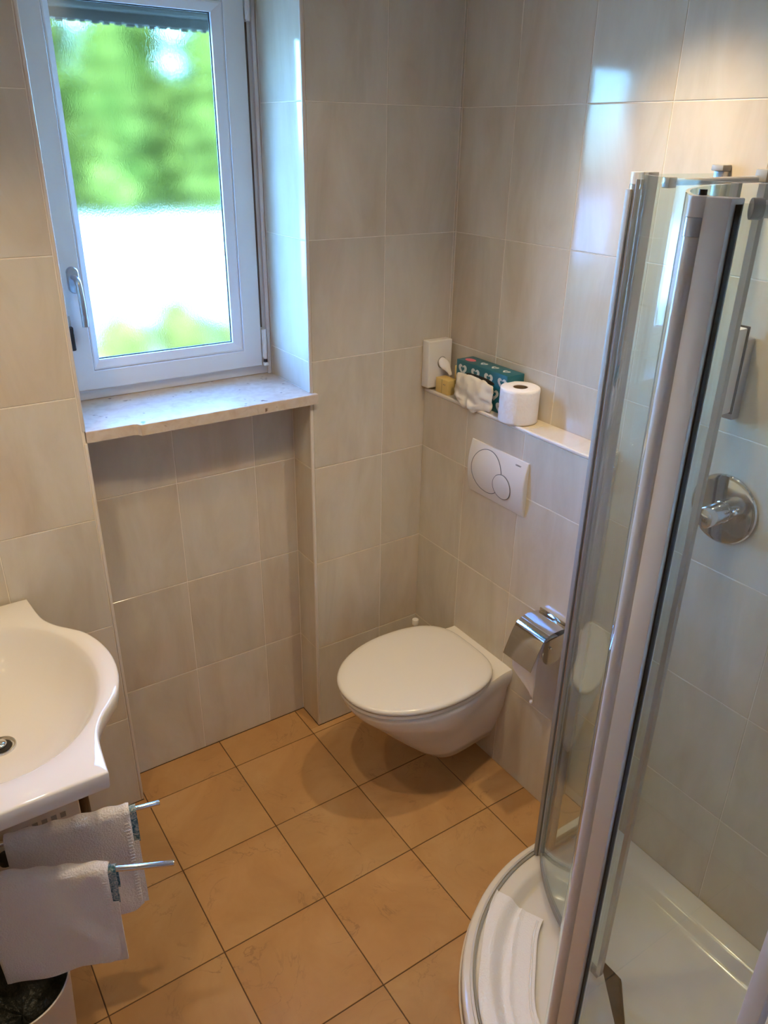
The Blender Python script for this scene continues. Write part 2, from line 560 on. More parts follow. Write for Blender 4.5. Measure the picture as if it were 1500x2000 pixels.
# low cistern wall behind the toilet
bm = NB(); box(bm, XC + REC, XR - 0.0005, CEND + REC, YB - 0.0005, 0, SHELF - REC)
wall_low = tag(obj('wall_cistern', bm, GROUT), 'low tiled cistern wall with shelf top behind the toilet', None, None, 'structure')
tiles(wall_low, 'x', XC, -1, [CEND + 0.006, -0.445, -0.195, YB], rows(0, SHELF - 0.008))
tiles(wall_low, 'z', SHELF, 1, [XC + 0.008, XR], [CEND + 0.004, -0.445, -0.195, YB])
tiles(wall_low, 'y', CEND, -1, [XC + 0.006, XR], rows(0, SHELF - 0.006))
bm = NB(); box(bm, XC - 0.002, XC + 0.008, CEND, YB - 0.001, SHELF - 0.008, SHELF + 0.0015, 0.003, 3)
obj('edge_trim', bm, TRIM, wall_low, True)['label'] = 'white plastic strip along the shelf edge'
bm = NB(); box(bm, XC - 0.002, XC + 0.006, CEND - 0.002, CEND + 0.006, 0.001, SHELF - 0.009, 0.0025, 3)
obj('edge_trim', bm, TRIM, wall_low, True)

# left wall and the rest of the shell behind the camera
bm = NB(); box(bm, XW - 0.15, XW - REC, YREAR, YB + 0.002, 0, ZC)
wall_left = tag(obj('wall_left', bm, GROUT), 'cream tiled wall that carries the washbasin', None, None, 'structure')
tiles(wall_left, 'x', XW, 1, joints(YREAR, YB, -0.22, 0.25), rows(0, ZC))
bm = NB(); box(bm, 0.40, XR + 0.0015, YREAR, YF - 0.002, 0, ZC)
wall_front = tag(obj('wall_front', bm, PLASTER), 'white end wall of the shower corner', None, None, 'structure')
tiles(wall_front, 'y', YF, 1, joints(0.40, XR, XR, 0.25), rows(0, ZC))
bm = NB(); box(bm, XW - 0.15, XR + 0.15, YREAR - 0.12, YREAR, 0, ZC)
tag(obj('wall_rear', bm, PLASTER), 'white wall behind the viewer', None, None, 'structure')

# ------------------------------------------------------------------ window
win = tag(empty('window_1', (0.3145, 0.30, 1.247)), 'white framed frosted glass window above the marble sill', None, None, 'structure')


def rect_frame(bm, xo0, xo1, zo0, zo1, xi0, xi1, zi0, zi1, y0, y1, bev=0.0, seg=2):
    o = [(xo0, zo0), (xo1, zo0), (xo1, zo1), (xo0, zo1)]
    i = [(xi0, zi0), (xi1, zi0), (xi1, zi1), (xi0, zi1)]
    vo0 = [bm.verts.new((x, y0, z)) for x, z in o]; vo1 = [bm.verts.new((x, y1, z)) for x, z in o]
    vi0 = [bm.verts.new((x, y0, z)) for x, z in i]; vi1 = [bm.verts.new((x, y1, z)) for x, z in i]
    for k in range(4):
        j = (k + 1) % 4
        bm.faces.new((vo0[k], vo0[j], vi0[j], vi0[k]))
        bm.faces.new((vo1[k], vi1[k], vi1[j], vo1[j]))
        bm.faces.new((vo0[k], vo1[k], vo1[j], vo0[j]))
        bm.faces.new((vi0[k], vi0[j], vi1[j], vi1[k]))
    if bev:
        es = [e for e in bm.edges if all(abs(v.co.y - y0) < 1e-5 for v in e.verts) and (e.calc_length() > 0.3)]
        bmesh.ops.bevel(bm, geom=es, offset=bev, segments=seg, profile=0.5, affect='EDGES')
    return bm


bm = NB(); rect_frame(bm, XL + 0.0005, XP - 0.0005, 1.2475, NTOP - 0.0005, 0.042, 0.588, 1.295, 2.28, 0.288, 0.352, 0.003)
obj('outer_frame', bm, FRAME, win, True, 40)
bm = NB(); rect_frame(bm, XP - 0.014, XP - 0.0008, 1.2478, NTOP - 0.0008, XP - 0.013, XP - 0.004, 1.30, 2.28, 0.272, 0.2878)
bm.free()
bm = NB(); box(bm, XP - 0.012, XP - 0.0008, 0.276, 0.2879, 1.2478, NTOP - 0.001, 0.002)
obj('cover_strip', bm, FRAME, win, True, 40)
bm = NB(); rect_frame(bm, 0.024, 0.603, 1.278, 2.297, 0.095, 0.544, 1.331, 2.236, 0.270, 0.330, 0.004, 3)
sash = obj('sash', bm, FRAME, win, True, 40)
bm = NB()   # sloping glazing bead
o = [(0.0965, 1.3325), (0.5425, 1.3325), (0.5425, 2.2345), (0.0965, 2.2345)]
i = [(0.115, 1.357), (0.516, 1.357), (0.516, 2.211), (0.115, 2.211)]
A = [bm.verts.new((x, 0.2755, z)) for x, z in o]; B = [bm.verts.new((x, 0.2755, z)) for x, z in [(0.1005, 1.337), (0.5385, 1.337), (0.5385, 2.230), (0.1005, 2.230)]]
Cc = [bm.verts.new((x, 0.286, z)) for x, z in i]; D = [bm.verts.new((x, 0.300, z)) for x, z in i]
E2 = [bm.verts.new((x, 0.300, z)) for x, z in o]
for a, b in ((A, B), (B, Cc), (Cc, D), (D, E2), (E2, A)):
    for k in range(4):
        j = (k + 1) % 4
        bm.faces.new((a[k], a[j], b[j], b[k]))
obj('glazing_bead', bm, FRAME, sash)
bm = NB(); rect_frame(bm, 0.115, 0.516, 1.357, 2.211, 0.1175, 0.5135, 1.3595, 2.2085, 0.2965, 0.2995)
obj('glass_gasket', bm, RUBBER, sash)
bm = NB(); box(bm, 0.1155, 0.5155, 0.300, 0.304, 1.3575, 2.2105)
tag(obj('glass_pane', bm, FROST, win), 'frosted glass pane')
# handle
bm = NB()
pts = []
for k in range(32):
    a = 2 * math.pi * k / 32
    pts.append((0.0735 + 0.0150 * math.cos(a), 1.578 + (0.0150 * math.sin(a)) + (0.019 if math.sin(a) > 0 else -0.019)))
loft(bm, [[(x, 0.2695, z) for x, z in pts], [(x, 0.2615, z) for x, z in pts], [(0.0735 + (x - 0.0735) * .86, 0.2585, 1.578 + (z - 1.578) * .93) for x, z in pts]])
hnd = tag(obj('window_handle', bm, STEEL, win, True, 50), 'satin steel window handle pointing down')
bm = NB()
path = catmull([(0.0735, 0.2584, 1.586), (0.0735, 0.236, 1.586), (0.0738, 0.219, 1.578), (0.0742, 0.213, 1.55), (0.0748, 0.211, 1.51), (0.0752, 0.213, 1.466)], 6)
rings = []
for k, p in enumerate(path):
    t = k / (len(path) - 1)
    w = 0.0075 + 0.001 * t if t > .3 else 0.008
    d = 0.0065 - 0.002 * t
    nxt = path[min(k + 1, len(path) - 1)] - path[max(k - 1, 0)]
    nxt.normalize()
    n = Vector((1, 0, 0)); b = nxt.cross(n)
    rings.append([p + n * w * math.cos(2 * math.pi * q / 16) + b * d * math.sin(2 * math.pi * q / 16) for q in range(16)])
loft(bm, rings)
obj('lever', bm, STEEL, hnd, True, 60)
# hinges
for z0, z1 in ((1.300, 1.392), (2.196, 2.285)):
    bm = NB(); tube(bm, [(0.6115, 0.266, z0), (0.6115, 0.266, z1)], 0.0062, 14)
    box(bm, 0.6035, 0.6065, 0.262, 0.2695, z0 + 0.004, z1 - 0.004, 0.0006)
    h = obj('hinge', bm, FRAME, win, True, 50)
bm = NB(); tube(bm, [(0.6115, 0.266, 1.289), (0.6115, 0.266, 1.2998)], 0.0056, 12); obj('hinge_bush', bm, RUBBER, win, True, 50)
bm = NB(); box(bm, 0.604, 0.619, 0.258, 0.2695, 1.2785, 1.2889, 0.0015); obj('hinge_foot', bm, FRAME, win, True, 50)
bm = NB(); box(bm, 0.6075, 0.6120, 0.280, 0.2875, 1.395, 2.195); obj('frame_gap_strip', bm, pmat('brown_gap_strip', (0.12, 0.085, 0.06), 0.7), win)  # thin dark brown strip along the gap between sash and frame
# window restrictor at the left edge of the sash
bm = NB(); box(bm, 0.030, 0.0375, 0.258, 0.2698, 1.455, 1.57, 0.0015)
rs = tag(obj('restrictor_arm', bm, SEAL, win, True, 50), 'dark metal strip on the left edge of sash')
bm = NB(); box(bm, 0.0335, 0.0515, 0.246, 0.2695, 1.398, 1.462, 0.004, 3); obj('restrictor_catch', bm, RUBBER, rs, True, 50)
bm = NB(); box(bm, 0.036, 0.0485, 0.252, 0.2695, 1.4625, 1.49, 0.003, 3); obj('catch_collar', bm, SEAL, rs, True, 50)
# marble sill
bm = NB()
poly = [(XL + 0.0008, YB + 0.0005), (XL + 0.0008, 0.40), (XP - 0.0008, 0.40), (XP - 0.0008, YB - 0.0025), (0.653, YB - 0.0025), (0.6535, 0.008)]
edge = [(0.6535 - (0.6535 - 0.128) * k / 24, 0.0072 + 0.0012 * math.sin(k * 2.3) * (1 if k % 3 == 0 else .3)) for k in range(1, 25)]
poly += edge + [(0.122, 0.0185), (0.113, 0.0225), (0.08, 0.0235), (0.03, 0.0235), (XL + 0.0008, 0.0238)]
prism(bm, poly, 1.2172, 1.2470)
bmesh.ops.recalc_face_normals(bm, faces=bm.faces[:])
es = [e for e in bm.edges if abs(e.verts[0].co.z - e.verts[1].co.z) < 1e-6 and e.verts[0].co.z > 1.24 and max(v.co.y for v in e.verts) < 0.026]
bmesh.ops.bevel(bm, geom=es, offset=0.002, segments=2, profile=0.5, affect='EDGES')
tag(obj('sill', bm, MARBLE, win), 'beige marble sill with a notched front edge')

# ------------------------------------------------------------------ outside
FOL = pmat('conifer_green', (0.10, 0.20, 0.045), 0.9, spec=0.0)
FOL2 = pmat('yellow_green_leaves', (0.36, 0.40, 0.07), 0.9, spec=0.0)
BARK = pmat('bark', (0.12, 0.08, 0.05), 0.9, spec=0.0)
GRAV = pmat('pale_gravel', (0.72, 0.70, 0.66), 0.9, spec=0.0); noise_bump(GRAV, 8, 0.3)
LAWN = pmat('grass', (0.10, 0.11, 0.02), 0.9, spec=0.0)
tc = nd(LAWN, 'ShaderNodeTexCoord'); mp = nd(LAWN, 'ShaderNodeMapping'); mp.inputs['Scale'].default_value = (2.2, 0.5, 1)
n = nd(LAWN, 'ShaderNodeTexNoise'); n.inputs['Scale'].default_value = 1.0; n.inputs['Detail'].default_value = 4
lk(LAWN, tc.outputs['Object'], mp.inputs[0]); lk(LAWN, mp.outputs[0], n.inputs['Vector'])
r = ramp(LAWN, [(0.42, (0.06, 0.055, 0.012)), (0.53, (0.12, 0.095, 0.025)), (0.62, (0.5, 0.46, 0.40))]); lk(LAWN, n.outputs['Fac'], r.inputs[0])
lk(LAWN, r.outputs[0], bsdf(LAWN).inputs['Base Color'])
for m_, lo, hi, sc in ((FOL, (0.014, 0.024, 0.003), (0.085, 0.090, 0.014), 1.6), (FOL2, (0.055, 0.05, 0.009), (0.13, 0.10, 0.020), 2.5)):
    tc = nd(m_, 'ShaderNodeTexCoord'); n = nd(m_, 'ShaderNodeTexNoise'); n.inputs['Scale'].default_value = sc; n.inputs['Detail'].default_value = 3
    mp = nd(m_, 'ShaderNodeMapping'); mp.inputs['Scale'].default_value = (2.2, 2.2, 0.28)
    lk(m_, tc.outputs['Object'], mp.inputs[0]); lk(m_, mp.outputs[0], n.inputs['Vector']); r = ramp(m_, [(0.42, lo), (0.58, hi)]); lk(m_, n.outputs['Fac'], r.inputs[0])
    lk(m_, r.outputs[0], bsdf(m_).inputs['Base Color'])
GZ = -0.6
bm = NB(); box(bm, -60, 90, YO + 0.01, 120, GZ - 0.3, GZ)
tag(obj('ground', bm, LAWN), 'grass beyond the frosted window', None, None, 'structure')
bm = NB(); box(bm, -60, 90, 11.6, 27.5, GZ + 0.001, GZ + 0.03)
tag(obj('path', bm, GRAV), 'bright sunlit gravel drive beyond the window', None, None, 'structure')
bm = NB(); box(bm, -0.35, 0.98, YO + 0.001, YO + 0.16, 2.214, 2.42, 0.01)
box(bm, -0.30, 0.93, YO + 0.03, YO + 0.06, 2.190, 2.2135)
for k in range(40):
    x = -0.28 + k * 0.0305
    box(bm, x, x + 0.012 + 0.012 * rnd.random(), YO + 0.04, YO + 0.05, 2.187 - 0.004 * rnd.random(), 2.191)
tag(obj('roller_shutter_box', bm, pmat('dark_brown_shutter', (0.07, 0.06, 0.04), 0.8)), 'dark rolled shutter above the outside of the window', 'shutter')


def conifer_mesh(h, r, seed):
    q = random.Random(seed)
    bm = NB()
    tiers = 15
    for t in range(tiers):
        f = t / (tiers - 1)
        z1 = h * (0.06 + 0.94 * f) + h * 0.035
        R = r * (1 - f) ** 0.8 + 0.12
        n = 18
        ring0, ring1 = [], []
        ph = q.random() * 6
        for k in range(n):
            a = 2 * math.pi * k / n + ph
            rr = R * (0.72 + 0.45 * q.random())
            ring1.append((rr * math.cos(a), rr * math.sin(a), z1 - h * 0.085 * (0.7 + 0.6 * q.random())))
            ring0.append((rr * 0.35 * math.cos(a), rr * 0.35 * math.sin(a), z1 - h * 0.012))
        top = bm.verts.new((0, 0, min(z1 + h * 0.012, h)))
        v0 = [bm.verts.new(p) for p in ring0]; v1 = [bm.verts.new(p) for p in ring1]
        bot = bm.verts.new((0, 0, z1 - h * 0.05))
        for k in range(n):
            j = (k + 1) % n
            bm.faces.new((top, v0[k], v0[j])); bm.faces.new((v0[k], v1[k], v1[j], v0[j])); bm.faces.new((v1[j], v1[k], bot))
    bmesh.ops.recalc_face_normals(bm, faces=bm.faces[:])
    me = bpy.data.meshes.new('foliage'); bm.to_mesh(me); bm.free(); me.materials.append(FOL)
    bm = NB(); tube(bm, [(0, 0, 0), (0, 0, h * 0.9)], [r * 0.08, 0.02], 10)
    mt = bpy.data.meshes.new('trunk'); bm.to_mesh(mt); bm.free(); mt.materials.append(BARK)
    return me, mt


CV = [conifer_mesh(10, 1.5, 3), conifer_mesh(9.5, 1.5, 8)]
TREES = [(4.4, 25.0, .95, 0), (7.5, 25.3, 1.0, 1), (10.6, 24.9, 1.05, 0), (13.7, 25.2, 1.0, 1), (6.0, 28.4, 1.1, 0), (9.1, 28.6, 1.15, 1), (12.2, 28.3, 1.15, 0), (15.3, 28.6, 1.1, 1), (9.1, 26.9, 1.25, 1), (12.2, 26.8, 1.25, 0), (7.6, 32.0, 1.25, 1), (10.9, 31.8, 1.3, 0), (14.2, 32.1, 1.3, 1)]
for k, (x, y, s, v) in enumerate(TREES):
    t = tag(empty('conifer', (x, y, GZ)), 'green conifer in the row beyond the frosted window', 'tree', 'conifers beyond the window')
    t.scale = (s, s, s); t.rotation_euler.z = k * 1.3
    for nm, me in zip(('foliage', 'trunk'), CV[v]):
        o = bpy.data.objects.new(nm, me); COL.objects.link(o); o.parent = t
q = random.Random(4)
bm = NB()
bmesh.ops.create_icosphere(bm, subdivisions=4, radius=1.0)
for v in bm.verts:
    v.co *= 0.8 + 0.35 * noise.noise(v.co * 2.3) + 0.25 * noise.noise(v.co * 6.0)
    v.co.z = max(v.co.z, -0.55)
me = bpy.data.meshes.new('shrub'); bm.to_mesh(me); bm.free(); me.materials.append(FOL2)
for (x, y, s, h) in ((2.05, 7.2, 0.34, 0.9), (2.95, 7.6, 0.30, 0.85), (3.75, 7.3, 0.36, 1.0), (4.5, 7.8, 0.4, 0.95), (3.35, 9.0, 0.32, 0.7), (5.4, 8.1, 0.4, 1.0)):
    o = bpy.data.objects.new('shrub', me); COL.objects.link(o)
    o.scale = (s, s, s * h * 1.5); o.location = (x, y, GZ + 0.03 + 0.55 * s * h * 1.5); o.rotation_euler.z = x * 3
    tag(o, 'yellow green shrub on the gravel beyond the frosted window', 'shrub', 'shrubs beyond the window')

# ------------------------------------------------------------------ toilet
TY = -0.346
ty = TY


def body_ring(z, xf, xm, hw, hr, xr=XC - 0.0005, n=28):
    half = []
    for k in range(n + 1):
        t = k / n
        if t <= 0.6:
            a = (t / 0.6) * math.pi / 2
            x = xm - (xm - xf) * math.cos(a); y = hw * math.sin(a) ** 0.92
        else:
            s = (t - 0.6) / 0.4
            x = xm + (xr - xm) * s
            y = hw - (hw - hr) * smoothstep(0, 1, s)
        half.append((x, y))
    return [(x, ty - y, z) for x, y in half] + [(x, ty + y, z) for x, y in half[::-1][:-1]]


toilet = tag(empty('toilet', (0.8, ty, 0)), 'white wall-hung toilet with closed oval lid', 'toilet')
bm = NB()
L = [(.082, .835, .92, .070, .062), (.089, .812, .90, .084, .074), (.13, .768, .88, .097, .088), (.19, .708, .86, .114, .106), (.25, .652, .835, .140, .124),
     (.30, .608, .815, .164, .130), (.335, .575, .81, .180, .134), (.362, .551, .80, .190, .146), (.385, .538, .80, .195, .150), (.402, .534, .80, .196, .150), (.410, .540, .80, .191, .146), (.411, .60, .80, .15, .12)]
loft(bm, [body_ring(*a) for a in L])
obj('bowl', bm, CERAMIC, toilet, True, 60)


def lid_ring(z, f, xf=.524, xm=.79, hw=.200, xe=1.006, hr=.118, n=30):
    cx = 0.78
    half = []
    for k in range(n + 1):
        t = k / n
        if t <= .6:
            a = (t / .6) * math.pi / 2
            x = xm - (xm - xf) * math.cos(a); y = hw * math.sin(a) ** .94
        else:
            s = (t - .6) / .4
            a = s * math.pi / 2
            x = xm + (xe - xm) * math.sin(a) ** .85
            y = hr * 0.0 + hw * math.cos(a) ** .55 if s < 1 else 0
        half.append((cx + (x - cx) * f, y * f))
    return [(x, ty - y, z) for x, y in half] + [(x, ty + y, z) for x, y in half[::-1][1:-1]]


bm = NB(); loft(bm, [lid_ring(.4115, .95), lid_ring(.413, .985), lid_ring(.4235, .985), lid_ring(.4245, .96)])
obj('seat', bm, PLASTIC, toilet, True, 50)
bm = NB(); loft(bm, [lid_ring(.4262, .97), lid_ring(.4285, .995), lid_ring(.433, 1.0), lid_ring(.4385, .992), lid_ring(.4425, .965), lid_ring(.445, .9), lid_ring(.447, .7), lid_ring(.4478, .35), lid_ring(.448, .05)])
obj('lid', bm, PLASTIC, toilet, True, 60)
for s in (-1, 1):
    bm = NB(); tube(bm, [(1.004, ty + s * .075 - .020, .4170), (1.004, ty + s * .075 + .020, .4170)], .0062, 16); obj('hinge', bm, PLASTIC, toilet, True, 60)

# flush plate
fp = tag(empty('flush_plate', (XC, -.353, 1.025)), 'white dual-flush plate with two round buttons above the toilet', 'flush plate')
FY0, FY1, FZ0, FZ1 = -.4765, -.2295, .942, 1.108


def plate_x(z):
    t = (z - FZ0) / (FZ1 - FZ0)
    return XC - 0.004 - 0.0135 * (1 - (2 * t - 1) ** 2)


bm = NB()
rings = []
for k in range(25):
    z = FZ0 + (FZ1 - FZ0) * k / 24
    rings.append([(XC - 0.0002, FY0, z), (plate_x(z), FY0, z), (plate_x(z), FY1, z), (XC - 0.0002, FY1, z)])
loft(bm, rings)
bmesh.ops.recalc_face_normals(bm, faces=bm.faces[:])
es = [e for e in bm.edges if all(v.co.x < XC - 0.003 for v in e.verts) and (abs(e.verts[0].co.y - e.verts[1].co.y) < 1e-6)]
bmesh.ops.bevel(bm, geom=es, offset=0.003, segments=3, profile=0.5, affect='EDGES')
obj('cover', bm, PLASTIC, fp, True, 40)
for (cy, cz, R, lift, nm) in ((-.3175, 1.031, .0665, .0012, 'large_button'), (-.389, 1.008, .0375, .0024, 'small_button')):
    bm = NB()
    rings = []
    for rr, dz in ((R, 0.002), (R, -lift), (R - .002, -lift - .0006), (R * .6, -lift - .0006), (R * .02, -lift - .0006)):
        rings.append([(plate_x(cz + rr * math.sin(a)) + dz, cy + rr * math.cos(a), cz + rr * math.sin(a)) for a in [2 * math.pi * k / 64 for k in range(64)]])
    loft(bm, rings)
    b = obj(nm, bm, PLASTIC, fp, True, 40)
    bm = NB()
    pts = [(plate_x(cz + (R + .0006) * math.sin(a)) - lift * 0.8, cy + (R + .0006) * math.cos(a), cz + (R + .0006) * math.sin(a)) for a in [2 * math.pi * k / 64 for k in range(64)]]
    rings = []
    for k in range(64):
        c = Vector(pts[k]); rad = (c - Vector((c.x, cy, cz))).normalized()
        rings.append([c + rad * .0011 * math.cos(t) + Vector((1, 0, 0)) * .0011 * math.sin(t) for t in [2 * math.pi * j / 6 for j in range(6)]])
    loft(bm, rings + [rings[0]], False, False)
    obj('gap_ring', bm, INK, b, True)


def text_mesh(body, size, depth=0.0003):
    cu = bpy.data.curves.new('t', 'FONT')
    cu.body = body; cu.size = size; cu.extrude = depth; cu.align_x = 'CENTER'; cu.align_y = 'CENTER'
    to = bpy.data.objects.new('t', cu); COL.objects.link(to)
    bpy.context.view_layer.update()
    me = bpy.data.meshes.new_from_object(to.evaluated_get(bpy.context.evaluated_depsgraph_get()))
    bpy.data.objects.remove(to)
    return me


me = text_mesh('GEBERIT', 0.0062)
lt = link_mesh('lettering', me, INK)
_z = 1.092
sl = math.atan2(plate_x(_z + .004) - plate_x(_z - .004), .008)
lt.matrix_world = Matrix.Translation((plate_x(_z) - 0.0003, -.4415, _z)) @ Matrix(((0, -0, -1, 0), (-1, 0, 0, 0), (0, 1, 0, 0), (0, 0, 0, 1))) @ Matrix.Rotation(-sl, 4, 'X')
mw = lt.matrix_world.copy()
lt.parent = fp; lt.matrix_parent_inverse = fp.matrix_world.inverted()
lt['label'] = 'small grey brand lettering'

# toilet brush, mostly behind the bowl
tb = tag(empty('toilet_brush', (0.99, -0.06, 0)), 'white toilet brush in the corner behind the toilet, only its knob showing', 'toilet brush')
bm = NB(); lathe(bm, [(.045, 0), (.048, .01), (.043, .12), (.038, .125), (.036, .11)], (.99, -.06, 0), seg=32); obj('holder', bm, PLASTIC, tb, True, 50)
bm = NB(); tube(bm, [(.99, -.06, .115), (.99, -.06, .36)], .007, 12); obj('handle', bm, PLASTIC, tb, True, 50)
bm = NB(); lathe(bm, [(.0095, 0), (.0118, .001), (.0118, .019), (.0108, .0205), (.004, .0208)], (.99, -.06, .3602), seg=24); obj('knob', bm, PLASTIC, tb, True, 50)

# ------------------------------------------------------------------ toilet paper holder with roll
HY0, HY1, HX, HZ = -.695, -.581, 1.003, .634
hold = tag(empty('paper_holder', (XC, -.638, .64)), 'chrome toilet paper holder with curved lid on the cistern wall', 'paper holder')
bm = NB(); box(bm, XC - .004, XC - .0002, HY0, HY1, .600, .694, .001); obj('back_plate', bm, CHROME, hold, True, 40)
bm = NB()
prof = [(XC - .006, .6845), (1.030, .6885), (1.010, .6890), (.988, .6872), (.972, .6820), (.960, .6725), (.951, .658), (.943, .642), (.935, .622), (.927, .602), (.920, .583)]
prof = [(v.x, v.y) for v in catmull([(x, z, 0) for x, z in prof], 4)]
inner = [(x + .0012 * (1 if x < .97 else 0), z - .0012) for x, z in prof]
ring = [(x, z) for x, z in prof] + inner[::-1]
loft(bm, [[(x, HY0, z) for x, z in ring], [(x, HY1, z) for x, z in ring]])
obj('lid', bm, CHROME, hold, True, 45)
for y in (HY0 + .0015, HY1 - .0035):
    bm = NB()
    pts = [(HX - .036, HZ + .03), (XC - .004, HZ + .036), (XC - .004, HZ - .02)] + [(HX + .004 + .044 * math.cos(a), HZ - .012 + .044 * math.sin(a)) for a in [math.radians(-5 - 165 * k / 16) for k in range(17)]]
    loft(bm, [[(x, y, z) for x, z in pts], [(x, y + .002, z) for x, z in pts]])
    obj('side_plate', bm, CHROME, hold, True, 40)
for y, d in ((HY0 + .001, -1), (HY1 - .001, 1)):
    bm = NB(); lathe(bm, [(.0045, 0), (.005, .003), (.004, .006), (.0015, .0072)], (HX - .012, y, HZ + .004), (0, d, 0), 16); obj('rivet', bm, CHROME, hold, True, 50)
pr_ = tag(empty('toilet_roll', (HX, -.638, HZ)), 'toilet roll inside the chrome holder with a torn tail hanging down', 'toilet roll')
bm = NB(); lathe(bm, [(.019, 0), (.040, 0), (.0405, .001), (.0405, .099), (.040, .1), (.019, .1)], (HX, HY0 + .0065, HZ - .006), (0, 1, 0), 40); obj('roll', bm, PAPER, pr_, True, 50)
bm = NB()
g = []
for a in range(15):
    t = a / 14
    z = .640 - .186 * t
    x = .9620 - .012 * math.sin(t * 3.0) + .012 * t * t
    row = []
    for b in range(13):
        s = b / 12
        w0, w1 = HY0 + .010, HY1 - .010
        # tapering, twisted towards the camera-side corner
        taper = smoothstep(.60, 1.0, t)
        yl = w0 + (-.664 - w0) * taper * .55
        yr = w1 + (-.655 - w1) * taper
        y = yl + (yr - yl) * s
        zz = z - .012 * (1 - s) * t + .010 * s * taper
        row.append((x + .003 * math.sin(s * 9 + t * 5) * t - .0006, y, zz))
    g.append(row)
front = [[Vector(p) for p in r] for r in g]
back = [[p + Vector((.0012, 0, 0)) for p in r] for r in front]
rings = [f + b[::-1] for f, b in zip(front, back)]
loft(bm, rings)
obj('paper_tail', bm, PAPER, pr_, True)
bm = NB(); bmesh.ops.create_icosphere(bm, subdivisions=2, radius=.0062)
for v in bm.verts: v.co *= 1 + .35 * noise.noise(v.co * 300)
bmesh.ops.translate(bm, verts=bm.verts[:], vec=(.9715, -.664, .438)); obj('torn_end', bm, PAPER, pr_, True)

# ------------------------------------------------------------------ things on the cistern shelf
SZ = SHELF + .0003
r2 = tag(empty('toilet_roll', (1.093, -.372, SZ)), 'spare white toilet roll standing on the shelf beside the teal tissue box', 'toilet roll')
bm = NB()
rings = []
for r, h in ((.021, .0005), (.050, 0), (.0555, .002), (.0563, .006), (.0565, .03), (.0562, .06), (.0565, .092), (.0555, .0985), (.052, .1005), (.030, .1005), (.0212, .0995), (.0205, .09), (.0205, .004)):
    rings.append([(1.093 + r * (1 + .008 * math.sin(5 * a + h * 60)) * math.cos(a), -.372 + r * (1 + .008 * math.sin(5 * a + h * 60)) * math.sin(a), SZ + h) for a in [2 * math.pi * k / 56 for k in range(56)]])
loft(bm, rings + [rings[0]], False, False)
obj('paper', bm, PAPER, r2, True, 60)
bm = NB(); lathe(bm, [(.0203, .001), (.0203, .0985), (.0188, .0985), (.0188, .001)], (1.093, -.372, SZ), seg=40); obj('core', bm, KRAFT, r2, True, 50)

tbx = tag(empty('tissue_box', (1.118, -.205, SZ)), 'teal tissue box printed with pale hearts, tipped on its side on the shelf', 'tissue box')
BX0, BX1, BY0, BY1, BZ1 = 1.0865, 1.1505, -.325, -.092, SZ + .118
bm = NB(); box(bm, BX0, BX1, BY0, BY1, SZ, BZ1, .0015); obj('carton', bm, TEALC, tbx, True, 40)


def heart(cx, cz, s, n=26):
    out = []
    for k in range(n):
        t = 2 * math.pi * k / n
        x = 16 * math.sin(t) ** 3; y = 13 * math.cos(t) - 5 * math.cos(2 * t) - 2 * math.cos(3 * t) - math.cos(4 * t)
        out.append((cx + x * s / 16, cz + y * s / 16))
    return out


bm = NB(); bm2 = NB()
k = 0
for row, zc in enumerate((SZ + .092, SZ + .052, SZ + .018)):
    for c in range(4):
        yc = BY1 - .030 - c * .060 - (.0 if row % 2 == 0 else .03)
        if yc < BY0 + .021: continue
        o_ = heart(yc, zc, .0195); i_ = heart(yc, zc + .0012, .0085)
        a = [bm.verts.new((BX0 - .0002, y, z)) for y, z in o_]; b = [bm.verts.new((BX0 - .0002, y, z)) for y, z in i_]
        n = len(a)
        for q_ in range(n):
            if q_ in (0, n // 2, n - 1, n // 2 - 1): continue       # split down the middle, like two facing curls
            j = (q_ + 1) % n
            bm.faces.new((a[q_], a[j], b[j], b[q_]))
for c in range(4):                                                    # top face motifs
    yc = BY1 - .04 - c * .05
    o_ = heart(yc, 1.118, .013); i_ = heart(yc, 1.118, .005)
    a = [bm.verts.new((z, y, BZ1 + .0002)) for y, z in o_]; b = [bm.verts.new((z, y, BZ1 + .0002)) for y, z in i_]
    n = len(a)
    if c == 0: bmesh.ops.delete(bm, geom=a + b, context='VERTS'); continue
    for q_ in range(n): bm.faces.new((a[q_], a[(q_ + 1) % n], b[(q_ + 1) % n], b[q_]))
hp = obj('heart_print', bm, HEARTW, tbx); hp['label'] = 'pale heart print'; hp['kind'] = 'stuff'
bm = NB(); loft(bm, [[(1.112 + .014 * math.cos(t), BY1 - .035 + .02 * math.sin(t), BZ1 + .0002 + w) for t in [2 * math.pi * k / 20 for k in range(20)]] for w in (0, .0002)])
obj('pink_patch', bm, PINK, tbx)['label'] = 'pink oval print'
